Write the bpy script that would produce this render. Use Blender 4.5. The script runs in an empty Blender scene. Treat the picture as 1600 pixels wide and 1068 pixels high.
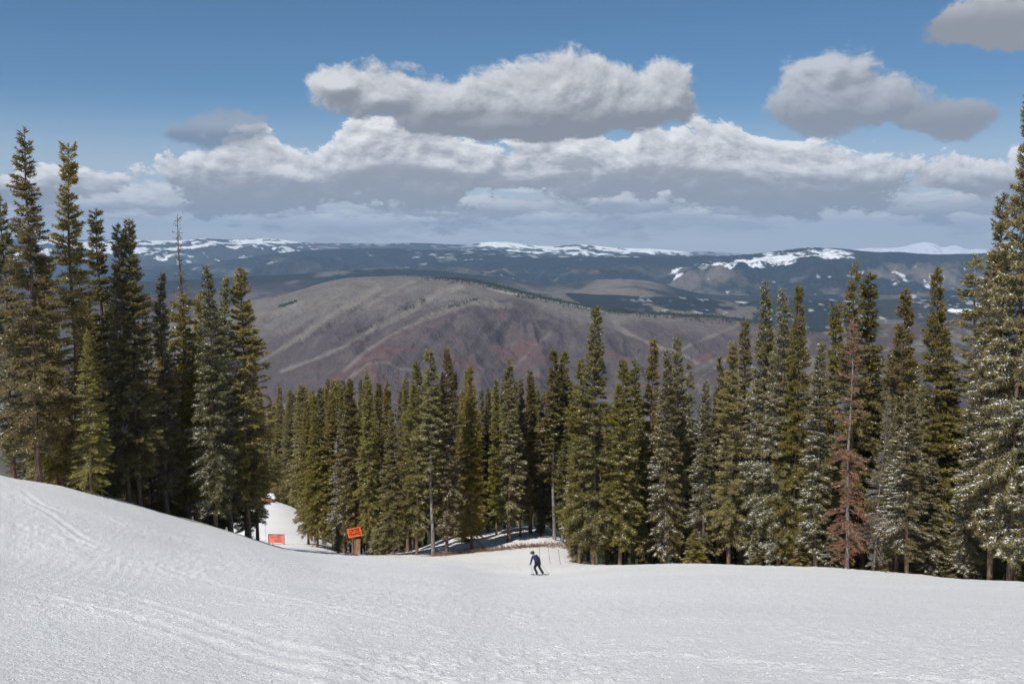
import bpy, math, random
import numpy as np
from math import radians, sin, cos, tan, atan2, pi

random.seed(7)
RNG = np.random.default_rng(11)
C = bpy.context.scene.collection

# ------------------------------------------------------------------ camera, light, exposure
F = 1556.0
PITCH = math.atan(134.0 / F)
cam_d = bpy.data.cameras.new('camera'); cam = bpy.data.objects.new('camera', cam_d); C.objects.link(cam)
cam_d.sensor_width = 36.0; cam_d.lens = 36.0 * F / 1600.0
cam_d.clip_start = 0.2; cam_d.clip_end = 200000.0
cam.location = (0, 0, 0); cam.rotation_euler = (pi / 2 - PITCH, 0, 0)
bpy.context.scene.camera = cam

SUN_EL = radians(54); SUN_AZ = radians(210)      # azimuth clockwise from +Y (the view direction)
SUN_DIR = (sin(SUN_AZ) * cos(SUN_EL), cos(SUN_AZ) * cos(SUN_EL), sin(SUN_EL))
sd = bpy.data.lights.new('sun', 'SUN'); sd.energy = 4.35; sd.angle = radians(0.5); sd.color = (1.0, 0.96, 0.90)
so = bpy.data.objects.new('sun', sd); C.objects.link(so)
so.rotation_euler = (pi / 2 - SUN_EL, 0, pi - SUN_AZ)
# the sun lamp shines along local -Z; check: direction to the sun
from mathutils import Vector
so.rotation_euler = Vector(SUN_DIR).to_track_quat('Z', 'Y').to_euler()

vs = bpy.context.scene.view_settings
vs.view_transform = 'Standard'; vs.look = 'None'; vs.gamma = 1.0; vs.exposure = 0.24
vs.use_curve_mapping = False

# ------------------------------------------------------------------ world: sky with clouds
world = bpy.data.worlds.new('World'); bpy.context.scene.world = world; world.use_nodes = True
wt = world.node_tree; wt.nodes.clear()

class NX:
    """tiny expression wrapper over shader math nodes"""
    def __init__(s, t, sock): s.t = t; s.s = sock
    def _m(s, op, *a, clamp=False):
        n = s.t.nodes.new('ShaderNodeMath'); n.operation = op; n.use_clamp = clamp
        for i, v in enumerate((s,) + a):
            if isinstance(v, NX): s.t.links.new(v.s, n.inputs[i])
            else: n.inputs[i].default_value = v
        return NX(s.t, n.outputs[0])
    def __add__(s, o): return s._m('ADD', o)
    __radd__ = __add__
    def __sub__(s, o): return s._m('SUBTRACT', o)
    def __rsub__(s, o): return (s * -1.0) + o
    def __mul__(s, o): return s._m('MULTIPLY', o)
    __rmul__ = __mul__
    def __truediv__(s, o): return s._m('DIVIDE', o)
    def mx(s, o): return s._m('MAXIMUM', o)
    def mn(s, o): return s._m('MINIMUM', o)
    def sq(s): return s._m('MULTIPLY', s)
    def sqrt(s): return s._m('SQRT')
    def sm(s, a, b):
        n = s.t.nodes.new('ShaderNodeMapRange'); n.interpolation_type = 'SMOOTHSTEP'
        s.t.links.new(s.s, n.inputs['Value']); n.inputs['From Min'].default_value = a; n.inputs['From Max'].default_value = b
        return NX(s.t, n.outputs['Result'])

def nvec(t, x, y, z):
    n = t.nodes.new('ShaderNodeCombineXYZ')
    for i, v in enumerate((x, y, z)):
        if isinstance(v, NX): t.links.new(v.s, n.inputs[i])
        else: n.inputs[i].default_value = v
    return n.outputs[0]
def nnoise(t, vec, scale, detail=5, rough=0.55, dist=0.0, dims='3D', kind='FBM'):
    n = t.nodes.new('ShaderNodeTexNoise'); n.noise_dimensions = dims
    n.noise_type = kind
    t.links.new(vec, n.inputs['Vector'])
    n.inputs['Scale'].default_value = scale; n.inputs['Detail'].default_value = detail
    n.inputs['Roughness'].default_value = rough; n.inputs['Distortion'].default_value = dist
    return NX(t, n.outputs[0])
def nmix(t, f, a, b):
    n = t.nodes.new('ShaderNodeMix'); n.data_type = 'RGBA'
    for sock, v in ((n.inputs[0], f), (n.inputs[6], a), (n.inputs[7], b)):
        if isinstance(v, NX): t.links.new(v.s, sock)
        elif isinstance(v, (tuple, list)): sock.default_value = tuple(v) + (1.0,) if len(v) == 3 else v
        elif isinstance(v, (int, float)): sock.default_value = v
        else: t.links.new(v, sock)
    return n.outputs[2]

SKYK = 0.10
sky = wt.nodes.new('ShaderNodeTexSky'); sky.sky_type = 'NISHITA'; sky.sun_disc = False
sky.sun_elevation = SUN_EL; sky.sun_rotation = SUN_AZ; sky.altitude = 3200; sky.air_density = 1.0; sky.dust_density = 0.1; sky.ozone_density = 2.5
tc = wt.nodes.new('ShaderNodeTexCoord')
sep = wt.nodes.new('ShaderNodeSeparateXYZ'); wt.links.new(tc.outputs['Generated'], sep.inputs[0])
dx, dy, dz = (NX(wt, sep.outputs[i]) for i in range(3))
AZ = dx._m('ARCTAN2', dy); EL = dz._m('ARCSINE')

def pxe(px, row):
    a = math.atan((px - 800) / F); return a, math.atan((400 - row) / F * cos(a))

def puffs(A, E, lst):
    """soft union of flat-based ellipses given in sky angles: (px,row of base centre, half width px, height px, depth px)"""
    out = None
    for (px, row, w, h, d) in lst:
        a, e = pxe(px, row)
        X = (A - a) * (F / w)
        dE = E - e
        up = dE.mx(0.0) * (F / h); dn = dE.mn(0.0) * (F / d)
        m = 1.0 - (X.sq() + up.sq() + dn.sq()).sqrt()
        out = m if out is None else out._m('SMOOTH_MAX', m, 0.25)
    return out

def cloud(A, E, mask_fn, seed, fx, fy, amp, edge, lit0=0.06, rough=0.66):
    amp = amp * 2.6
    def dens(A_, E_):
        v = nvec(wt, A_ * fx, E_ * fy, seed)
        n = nnoise(wt, v, 1.0, 8, rough, 0.25)
        n2 = nnoise(wt, v, 2.3, 4, 0.5, 0.0)
        b = (n2 - 0.5)._m('ABSOLUTE') * -1.6 + 0.12      # billows
        return mask_fn(A_, E_) + (n - 0.5) * amp + b * (amp * 0.28)
    d = dens(A, E)
    d2 = dens(A - 0.005, E + 0.008)
    alpha = d.sm(0.0, edge)
    lit = (d - d2) * (1.0 / lit0)
    return alpha, lit, d

def band(px_rows, base_row, soft):
    """cloud bank whose top edge follows the given elevations and that ends softly at base_row"""
    import itertools
    n = wt.nodes.new('ShaderNodeFloatCurve')
    cm = n.mapping.curves[0]
    pts = []
    for (px, row) in px_rows:
        a, e = pxe(px, row); pts.append(((a + 0.6) / 1.2, e * 4.0))
    while len(cm.points) < len(pts): cm.points.new(0.5, 0.5)
    for p, q in zip(cm.points, pts): p.location = q
    n.mapping.use_clip = False
    n.mapping.update()
    wt.links.new(((AZ + 0.6) * (1 / 1.2)).s, n.inputs['Value'])
    top = NX(wt, n.outputs[0]) * 0.25
    eb = pxe(800, base_row)[1]
    def f(A, E):
        return ((top - E) * (soft * 1.5)).mn((E - eb) * (soft * 1.6)).mn(0.95)
    return f, top, eb

skyc = sky.outputs[0]
hs = wt.nodes.new('ShaderNodeHueSaturation'); hs.inputs['Hue'].default_value = 0.493; hs.inputs['Saturation'].default_value = 1.16; hs.inputs['Value'].default_value = 0.73
wt.links.new(skyc, hs.inputs['Color'])
cur = hs.outputs[0]
# colours of sunlit and shaded cloud (in sky-radiance units before the 0.1 strength)
def ccol(lit, hgt, dark, mid, bright):
    a = nmix(wt, hgt, dark, mid)
    return nmix(wt, lit, a, bright)
K = 1.0 / SKYK
def kc(r, g, b): return tuple(((v / 255.0) / 12.92 if v < 10 else (((v / 255.0) + 0.055) / 1.055) ** 2.4) * K * 0.84 for v in (r, g, b))
DARK, MID, BRI = kc(122, 130, 143), kc(160, 164, 172), kc(214, 216, 220)

# far haze band with thin flat streaks just over the horizon
hz = nnoise(wt, nvec(wt, AZ * 5.0, EL * 60.0, 3.3), 1.0, 6, 0.6)
hzm = EL._m('ABSOLUTE').sm(0.16, 0.02)
cur = nmix(wt, hzm * (hz * 0.5 + 0.65), cur, kc(208, 214, 219))
cur = nmix(wt, (hz.sm(0.45, 0.7)) * EL._m('ABSOLUTE').sm(0.07, 0.03) * 0.55, cur, kc(224, 227, 230))

def add_layer(cur, mask_fn, seed, fx, fy, amp, edge, hfn, dark, mid, bri, lit0=0.06, aop=1.0, rough=0.66, litw=1.0):
    alpha, lit, d = cloud(AZ, EL, mask_fn, seed, fx, fy, amp, edge, lit0, rough)
    rim = d.sm(edge * 2.4, edge * 0.4)
    h = hfn(d)
    L = ((lit * 0.9 + rim * 0.36 + 0.10) * litw).mx(0.0).mn(1.0) * h.sm(0.0, 0.7)
    sh = (lit * -0.45).mx(0.0).mn(0.5)
    c = ccol(L, (h - sh).mx(0.0), dark, mid, bri)
    return nmix(wt, alpha * aop, cur, c)

# bank of clouds in three receding rows (far rows first)
bands = [
    ([(-300, 318), (0, 312), (300, 318), (600, 322), (900, 312), (1100, 300), (1300, 318), (1600, 312), (1900, 316)], 362, 16, 21.7, 9, 40, 1.0, 0.34, kc(190, 194, 199), kc(212, 216, 219), kc(232, 234, 236)),
    ([(-300, 290), (0, 285), (200, 288), (420, 296), (640, 292), (880, 285), (1090, 284), (1280, 286), (1600, 275), (1900, 290)], 345, 16, 55.1, 8, 28, 1.1, 0.26, kc(172, 175, 180), kc(196, 199, 203), kc(232, 234, 236)),
    ([(-300, 262), (-60, 262), (30, 258), (130, 262), (200, 240), (300, 218), (400, 196), (450, 218), (490, 232), (560, 196), (620, 188), (700, 205), (790, 220), (900, 212), (1050, 190), (1140, 196), (1210, 212), (1300, 224), (1420, 234), (1500, 232), (1600, 226), (1900, 240)], 322, 13, 8.4, 9.5, 17, 0.95, 0.15, kc(160, 161, 165), kc(190, 191, 194), kc(250, 250, 250)),
]
for (pts, base, soft, seed, fx, fy, amp, edge, dk, md, br) in bands:
    f, top, eb = band(pts, base, soft)
    hf = lambda d, top=top, eb=eb: ((EL - eb) / (top - eb)).mx(0.0).mn(1.0)
    cur = add_layer(cur, f, seed, fx, fy, amp, edge, hf, dk, md, br, lit0=0.42)
# separate cumulus above the bank: grey fragment, big one, two on the right, one in the corner
groups = [
    ([(350, 212, 80, 34, 26), (300, 214, 40, 20, 16), (385, 205, 50, 26, 20)], 2.2, 12, 17, 0.8, 0.5, 196, 226, kc(120, 130, 147), kc(140, 148, 162), kc(165, 170, 180), 0.75),
    ([(610, 158, 118, 62, 34), (540, 140, 55, 22, 28), (700, 172, 130, 60, 36), (835, 176, 165, 88, 46), (990, 172, 98, 66, 42), (780, 196, 200, 40, 26), (1040, 165, 44, 34, 26)], 9.6, 10, 14, 0.62, 0.24, 105, 215, kc(142, 144, 149), kc(182, 184, 187), kc(226, 227, 229), 1.0),
    ([(1290, 168, 100, 78, 42), (1370, 172, 85, 48, 36), (1482, 196, 56, 34, 30), (1430, 190, 60, 28, 24), (1290, 130, 40, 48, 20)], 4.1, 12, 16, 0.62, 0.3, 95, 215, kc(146, 150, 158), kc(178, 181, 186), kc(206, 209, 214), 0.95),
    ([(1540, 50, 105, 60, 32), (1640, 40, 120, 80, 40), (1480, 45, 45, 30, 26)], 6.9, 11, 15, 0.6, 0.24, 0, 78, kc(148, 151, 158), kc(182, 184, 188), kc(214, 215, 218), 1.0),
]
for (lst, seed, fx, fy, amp, edge, rt, rb, dk, md, br, op) in groups:
    et, ebb = pxe(800, rt)[1], pxe(800, rb)[1]
    hf = lambda d, et=et, ebb=ebb: ((EL - ebb) * (1.0 / (et - ebb))).mx(0.0).mn(1.0)
    cur = add_layer(cur, lambda A, E, lst=lst: puffs(A, E, lst), seed, fx, fy, amp * 1.1, edge * 1.0, hf, dk, md, br, lit0=0.28, aop=op, litw=0.8)
bg = wt.nodes.new('ShaderNodeBackground'); wt.links.new(cur, bg.inputs['Color']); bg.inputs['Strength'].default_value = SKYK
wo = wt.nodes.new('ShaderNodeOutputWorld'); wt.links.new(bg.outputs[0], wo.inputs['Surface'])

world.cycles.sampling_method = 'MANUAL'; world.cycles.sample_map_resolution = 512

# ------------------------------------------------------------------ helpers
def tag(o, label=None, cat=None, group=None, kind=None):
    if label: o['label'] = label
    if cat: o['category'] = cat
    if group: o['group'] = group
    if kind: o['kind'] = kind
    return o

def np_mesh(name, V, Fc, mats=(), mat_idx=None, smooth=False, attrs=None):
    """V (n,3); Fc (m,3) or (m,4) int"""
    me = bpy.data.meshes.new(name)
    V = np.ascontiguousarray(V, dtype=np.float32); Fc = np.ascontiguousarray(Fc, dtype=np.int32)
    m, k = Fc.shape
    me.vertices.add(len(V)); me.vertices.foreach_set('co', V.ravel())
    me.loops.add(m * k); me.loops.foreach_set('vertex_index', Fc.ravel())
    me.polygons.add(m); me.polygons.foreach_set('loop_start', np.arange(0, m * k, k, dtype=np.int32))
    me.update(calc_edges=True)
    for mt in mats: me.materials.append(mt)
    if mat_idx is not None: me.polygons.foreach_set('material_index', np.ascontiguousarray(mat_idx, dtype=np.int32))
    me.polygons.foreach_set('use_smooth', np.full(m, smooth, dtype=bool))
    for nm, (dom, typ, data) in (attrs or {}).items():
        a = me.attributes.new(nm, typ, dom)
        if typ == 'FLOAT_COLOR':
            d = np.ones((len(data), 4), dtype=np.float32); d[:, :3] = data
            a.data.foreach_set('color', d.ravel())
        else:
            a.data.foreach_set('value', np.ascontiguousarray(data, dtype=np.float32))
    return me

def link(name, me, parent=None):
    o = bpy.data.objects.new(name, me); C.objects.link(o)
    if parent is not None: o.parent = parent
    return o
def empty(name, loc=(0, 0, 0), rz=0.0):
    o = bpy.data.objects.new(name, None); C.objects.link(o); o.location = loc; o.rotation_euler = (0, 0, rz)
    o.empty_display_size = 0.3
    return o

def _hash(ix, iy, seed):
    h = (ix.astype(np.int64) * 374761393 + iy.astype(np.int64) * 668265263 + int(seed) * 2147483647) & 0xFFFFFFFF
    h = ((h ^ (h >> 13)) * 1274126177) & 0xFFFFFFFF
    h = (h ^ (h >> 16)) & 0xFFFFFFFF
    return h.astype(np.float64) / 4294967295.0
def vn(x, y, seed=0):
    x = np.asarray(x, float); y = np.asarray(y, float)
    ix = np.floor(x); iy = np.floor(y); fx = x - ix; fy = y - iy
    ix = ix.astype(np.int64); iy = iy.astype(np.int64)
    ux = fx * fx * (3 - 2 * fx); uy = fy * fy * (3 - 2 * fy)
    a = _hash(ix, iy, seed); b = _hash(ix + 1, iy, seed); c = _hash(ix, iy + 1, seed); d = _hash(ix + 1, iy + 1, seed)
    return (a + (b - a) * ux + (c - a) * uy + (a - b - c + d) * ux * uy) * 2 - 1
def fbm(x, y, seed=0, oct=4, g=0.5, lac=2.03):
    s = 0; a = 1.0; n = 0
    for o in range(oct):
        s = s + a * vn(x, y, seed + o * 17); n += a; a *= g; x = x * lac + 3.7; y = y * lac + 1.9
    return s / n
def ridged(x, y, seed=0, oct=4):
    s = 0; a = 1.0; n = 0
    for o in range(oct):
        s = s + a * (1 - np.abs(vn(x, y, seed + o * 17)) * 2); n += a; a *= 0.5; x = x * 2.1 + 3.7; y = y * 2.1 + 1.9
    return s / n
def sstep(x, a, b):
    t = np.clip((x - a) / (b - a), 0, 1); return t * t * (3 - 2 * t)

def pix(px, row):
    """photo pixel -> (X/Y, Z/Y) of its sight line; used to measure where things stand"""
    xc = (px - 800) / F; yc = (534 - row) / F
    den = cos(PITCH) + yc * sin(PITCH)
    return xc / den, (-sin(PITCH) + yc * cos(PITCH)) / den

# ------------------------------------------------------------------ materials
def mat(name, build):
    m = bpy.data.materials.new(name); m.use_nodes = True
    t = m.node_tree; t.nodes.clear()
    out = t.nodes.new('ShaderNodeOutputMaterial')
    sh = build(t); t.links.new(sh, out.inputs['Surface'])
    return m
def pbsdf(t, col, rough=0.8, spec=0.2, normal=None, metallic=0.0):
    n = t.nodes.new('ShaderNodeBsdfPrincipled')
    if isinstance(col, (tuple, list)): n.inputs['Base Color'].default_value = tuple(col[:3]) + (1,)
    else: t.links.new(col, n.inputs['Base Color'])
    if isinstance(rough, NX): t.links.new(rough.s, n.inputs['Roughness'])
    else: n.inputs['Roughness'].default_value = rough
    n.inputs['Specular IOR Level'].default_value = spec; n.inputs['Metallic'].default_value = metallic
    if normal is not None: t.links.new(normal, n.inputs['Normal'])
    return n
def objco(t):
    n = t.nodes.new('ShaderNodeTexCoord'); return n.outputs['Object']
def geopos(t):
    n = t.nodes.new('ShaderNodeNewGeometry'); return n.outputs['Position']
def attr(t, name, typ='GEOMETRY'):
    n = t.nodes.new('ShaderNodeAttribute'); n.attribute_type = typ; n.attribute_name = name; return n
def bump(t, h, dist, strength=1.0):
    n = t.nodes.new('ShaderNodeBump'); n.inputs['Distance'].default_value = dist; n.inputs['Strength'].default_value = strength
    t.links.new(h.s if isinstance(h, NX) else h, n.inputs['Height']); return n.outputs[0]
def mapping(t, vec, scale):
    n = t.nodes.new('ShaderNodeMapping'); n.inputs['Scale'].default_value = scale; t.links.new(vec, n.inputs['Vector']); return n.outputs[0]

def simple(name, col, rough=0.7, spec=0.3, var=0.15, scale=6.0, bmp=0.0):
    def b(t):
        n = nnoise(t, objco(t), scale, 4, 0.6)
        c = nmix(t, n.sm(0.3, 0.7), tuple(v * (1 - var) for v in col), tuple(min(1, v * (1 + var)) for v in col))
        nm = bump(t, n, bmp) if bmp else None
        return pbsdf(t, c, rough, spec, nm).outputs[0]
    return mat(name, b)

def snow_build(t):
    p = geopos(t)
    n1 = nnoise(t, p, 6.0, 6, 0.75)
    n2 = nnoise(t, p, 30.0, 3, 0.6)
    big = nnoise(t, mapping(t, p, (0.05, 0.12, 0.1)), 1.0, 4, 0.55)
    c = nmix(t, big.sm(0.35, 0.65), (0.85, 0.84, 0.82), (0.905, 0.895, 0.875))
    c = nmix(t, n1.sm(0.62, 0.36) * 0.35, c, (0.77, 0.76, 0.745))
    h = n1 * 0.7 + n2 * 0.3
    n = pbsdf(t, c, 0.55, 0.35, bump(t, h, 0.13, 1.0))
    return n.outputs[0]
M_SNOW = mat('groomed_snow', snow_build)

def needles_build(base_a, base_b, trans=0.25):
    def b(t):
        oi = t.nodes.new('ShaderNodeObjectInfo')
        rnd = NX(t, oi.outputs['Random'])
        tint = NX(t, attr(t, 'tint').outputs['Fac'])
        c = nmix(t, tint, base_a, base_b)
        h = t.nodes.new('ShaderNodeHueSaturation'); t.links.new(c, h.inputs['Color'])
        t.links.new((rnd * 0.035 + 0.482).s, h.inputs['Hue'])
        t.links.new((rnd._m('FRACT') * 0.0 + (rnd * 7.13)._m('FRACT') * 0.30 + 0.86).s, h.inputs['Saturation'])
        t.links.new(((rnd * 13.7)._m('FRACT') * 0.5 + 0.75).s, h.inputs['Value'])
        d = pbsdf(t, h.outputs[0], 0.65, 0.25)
        tr = t.nodes.new('ShaderNodeBsdfTranslucent'); t.links.new(h.outputs[0], tr.inputs['Color'])
        mx = t.nodes.new('ShaderNodeMixShader'); mx.inputs[0].default_value = trans
        t.links.new(d.outputs[0], mx.inputs[1]); t.links.new(tr.outputs[0], mx.inputs[2])
        return mx.outputs[0]
    return b
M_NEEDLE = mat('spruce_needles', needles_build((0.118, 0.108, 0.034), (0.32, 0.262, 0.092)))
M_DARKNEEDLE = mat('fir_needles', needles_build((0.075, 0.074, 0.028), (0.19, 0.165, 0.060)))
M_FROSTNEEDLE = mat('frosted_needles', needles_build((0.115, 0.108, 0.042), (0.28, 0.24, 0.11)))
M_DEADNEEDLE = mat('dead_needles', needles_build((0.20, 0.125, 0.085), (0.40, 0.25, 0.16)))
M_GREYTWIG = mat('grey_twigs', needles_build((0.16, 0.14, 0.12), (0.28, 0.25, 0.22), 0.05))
def tsnow_build(t):
    d = pbsdf(t, (0.80, 0.83, 0.87), 0.6, 0.3)
    return d.outputs[0]
M_TSNOW = mat('branch_snow', tsnow_build)
def bark_build(ca, cb):
    def b(t):
        p = objco(t)
        n = nnoise(t, mapping(t, p, (9, 9, 2.2)), 1.0, 5, 0.65)
        c = nmix(t, n.sm(0.35, 0.65), ca, cb)
        return pbsdf(t, c, 0.9, 0.1, bump(t, n, 0.03)).outputs[0]
    return b
M_BARK = mat('spruce_bark', bark_build((0.085, 0.060, 0.045), (0.24, 0.165, 0.12)))
M_GREYBARK = mat('grey_bark', bark_build((0.12, 0.10, 0.09), (0.32, 0.28, 0.25)))
M_TWIG = simple('twig_wood', (0.11, 0.085, 0.065), 0.9, 0.1)

# ------------------------------------------------------------------ terrain of the ski slope
def dep(row, Y): return -pix(800, row)[1] * Y
COLS = {
    -260: [(12, 4.5), (25, 6.6), (40, 8.0), (60, 10.2), (80, 15), (110, 26), (150, 42)],
    0:   [(12, 4.75), (25, 7.7), (38, 9.8), (52, dep(741, 52)), (57, dep(742, 57)), (70, 18.0), (90, 26), (120, 38), (160, 52)],
    100: [(12, 4.8), (25, 7.95), (40, 10.6), (56, dep(756, 56)), (60, dep(757, 60)), (70, 18.6), (90, 26.5), (120, 38), (160, 53)],
    200: [(12, 4.85), (25, 8.15), (42, 11.6), (60, dep(782, 60)), (64, dep(783, 64)), (76, 21.6), (95, 29), (120, 38.5), (160, 54)],
    300: [(12, 4.9), (25, 8.3), (45, 13.1), (66, dep(809, 66)), (70, dep(811, 70)), (82, 24.2), (100, 30.5), (125, 39), (160, 52)],
    385: [(12, 4.95), (25, 8.4), (45, 13.5), (72, dep(835, 72)), (76, dep(837, 76)), (86, 25.2), (100, 30), (115, 34.2), (133, dep(826, 133)), (155, dep(801, 155)), (183, dep(783, 183)), (192, dep(781, 192)), (225, 62)],
    440: [(12, 4.97), (25, 8.45), (50, 15.2), (78, dep(856, 78)), (82, dep(858, 82)), (94, 28.2), (103, dep(855, 103)), (110, dep(848, 110)), (133, dep(822, 133)), (155, dep(799, 155)), (183, dep(781, 183)), (192, dep(779, 192)), (225, 61)],
    500: [(12, 1.7 + .266 * 12), (80, dep(862, 80)), (84, dep(863, 84)), (95, 28.6), (105, 31.2), (125, 36.0), (150, 41.5), (183, 49), (225, 64)],
    560: [(12, 1.7 + .270 * 12), (82, dep(866, 82)), (87, dep(867, 87)), (96, 29.4), (110, 34.0), (150, 46), (200, 60), (255, 75)],
    640: [(12, 1.7 + .274 * 12), (84, dep(871, 84)), (89, dep(870, 89)), (96, 29.0), (110, 33.2), (150, 45), (200, 62)],
    700: [(12, 1.7 + .276 * 12), (78, dep(877, 78)), (87, dep(871, 87)), (94, dep(864, 94)), (99, dep(850, 99)), (106, dep(836, 106)), (113, dep(833, 113)), (130, 38), (160, 50), (200, 64)],
    780: [(12, 1.7 + .278 * 12), (69, dep(898, 69)), (76, dep(885, 76)), (86, dep(872, 86)), (95, dep(859, 95)), (100, dep(846, 100)), (108, dep(828, 108)), (116, dep(824, 116)), (130, 36), (160, 50), (200, 64)],
    870: [(12, 1.7 + .279 * 12), (66, dep(898, 66)), (72, dep(888, 72)), (78, dep(882, 78)), (88, dep(864, 88)), (96, dep(855, 96)), (102, dep(842, 102)), (112, dep(824, 112)), (120, dep(822, 120)), (135, 38), (160, 50), (200, 64)],
    960: [(12, 1.7 + .280 * 12), (74, dep(882, 74)), (79, dep(882, 79)), (90, 29.0), (110, 36), (150, 50)],
    1100: [(12, 1.7 + .280 * 12), (72, dep(880, 72)), (77, dep(880, 77)), (88, 28.8), (110, 37), (150, 53)],
    1300: [(12, 1.7 + .282 * 12), (64, dep(885, 64)), (69, dep(886, 69)), (82, 27.6), (110, 39), (150, 55)],
    1450: [(12, 1.7 + .285 * 12), (56, dep(897, 56)), (61, dep(898, 61)), (75, 26), (110, 40), (150, 56)],
    1600: [(12, 1.7 + .288 * 12), (47, dep(907, 47)), (52, dep(909, 52)), (66, 24), (110, 42), (150, 58)],
    1860: [(12, 1.7 + .300 * 12), (40, dep(930, 40)), (46, dep(933, 46)), (60, 23), (110, 43), (150, 60)],
}
YK = np.concatenate([np.arange(0, 180, 1.0), np.arange(180, 420, 4.0), np.arange(420, 1700, 20.0)])
ck = sorted(COLS)
prof = []
for k in ck:
    pts = sorted(COLS[k]); ys = [0.0] + [p[0] for p in pts]; ds = [1.7] + [p[1] for p in pts]
    yl, dl = ys[-1], ds[-1]
    ys += [400, 800, 1700]; ds += [dl + (400 - yl) * 0.34, dl + (400 - yl) * 0.34 + 130, dl + (400 - yl) * 0.34 + 400]
    prof.append(np.interp(YK, ys, ds))
prof = np.array(prof)
UG = np.array([(k - 800) / F / 0.976 for k in ck])
UK = np.linspace(UG[0], UG[-1], 500)
TAB = np.empty((len(UK), len(YK)))
for j in range(len(YK)): TAB[:, j] = np.interp(UK, UG, prof[:, j])
def gsm(A, axis, sig):
    r = int(sig * 3) + 1; k = np.exp(-0.5 * (np.arange(-r, r + 1) / sig) ** 2); k /= k.sum()
    P = np.pad(A, [(r, r) if a == axis else (0, 0) for a in range(A.ndim)], mode='reflect', reflect_type='odd')
    return np.apply_along_axis(lambda v: np.convolve(v, k, 'valid'), axis, P)
TAB = gsm(TAB, 0, 5.0)
TN = TAB[:, :180]; TAB[:, 3:177] = gsm(TN, 1, 1.3)[:, 3:177]
def hbase(X, Y):
    X = np.asarray(X, float); Y = np.asarray(Y, float)
    U = np.clip(X / np.maximum(Y, 9.0), UK[0], UK[-1])
    ui = (U - UK[0]) / (UK[1] - UK[0]); i0 = np.clip(ui.astype(int), 0, len(UK) - 2); fu = ui - i0
    yc = np.clip(Y, 0, YK[-1] - 1e-6)
    j1 = np.clip(np.searchsorted(YK, yc, side='right'), 1, len(YK) - 1); j0 = j1 - 1
    fy = (yc - YK[j0]) / (YK[j1] - YK[j0])
    a = TAB[i0, j0] * (1 - fu) + TAB[i0 + 1, j0] * fu; b = TAB[i0, j1] * (1 - fu) + TAB[i0 + 1, j1] * fu
    d = a * (1 - fy) + b * fy
    d = np.where(Y < 0, 1.7 + 0.25 * Y, d)
    return -d
def hground(X, Y):
    """slope with its broad undulations (everything that stands uses this height)"""
    z = hbase(X, Y)
    Yc = np.clip(Y, 0, None)
    z = z + 0.06 * fbm(X / 4.0, Yc / 4.0, 5, 3) * sstep(Yc, 5, 25) + 0.28 * fbm(X / 11.0, Yc / 11.0, 6, 2) * sstep(Yc, 92, 110)
    return z

def track_field(X, Y):
    """ski and snow-cat tracks pressed into the slope"""
    z = np.zeros_like(X)
    r = np.random.default_rng(5)
    for i in range(95):
        y0 = r.uniform(14, 72); sl = r.uniform(-0.9, 0.9); cx = r.uniform(-20, 26); amp = r.uniform(0.5, 3.5); wl = r.uniform(9, 26); ph = r.uniform(0, 6.28)
        ln = r.uniform(6, 22)
        yc = y0 + sl * (X - cx) + amp * np.sin((X - cx) / wl * 2 * pi + ph)
        m = sstep(np.abs(X - cx), ln, ln * 0.6)
        g = 1.0 / np.sqrt(1 + (sl + amp * 2 * pi / wl * np.cos((X - cx) / wl * 2 * pi + ph)) ** 2)
        for off in (0.0, 0.24):
            dd = np.abs(Y - yc - off) * g
            w = 0.055 + 0.0011 * y0
            z += m * 1.5 * (-0.020 * np.exp(-(dd / w) ** 2) + 0.011 * np.exp(-((dd - 2.1 * w) / (w * 1.1)) ** 2))
    return z
    # a wide skidded stripe in the near left corner
    d = (X + 4.9) * 0.80 + (Y - 14.0) * 0.60
    z += -0.045 * np.exp(-(d / 0.55) ** 2) * sstep(Y, 24, 17) + 0.03 * np.exp(-((np.abs(d) - 0.85) / 0.25) ** 2) * sstep(Y, 24, 17)
    return z

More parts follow.
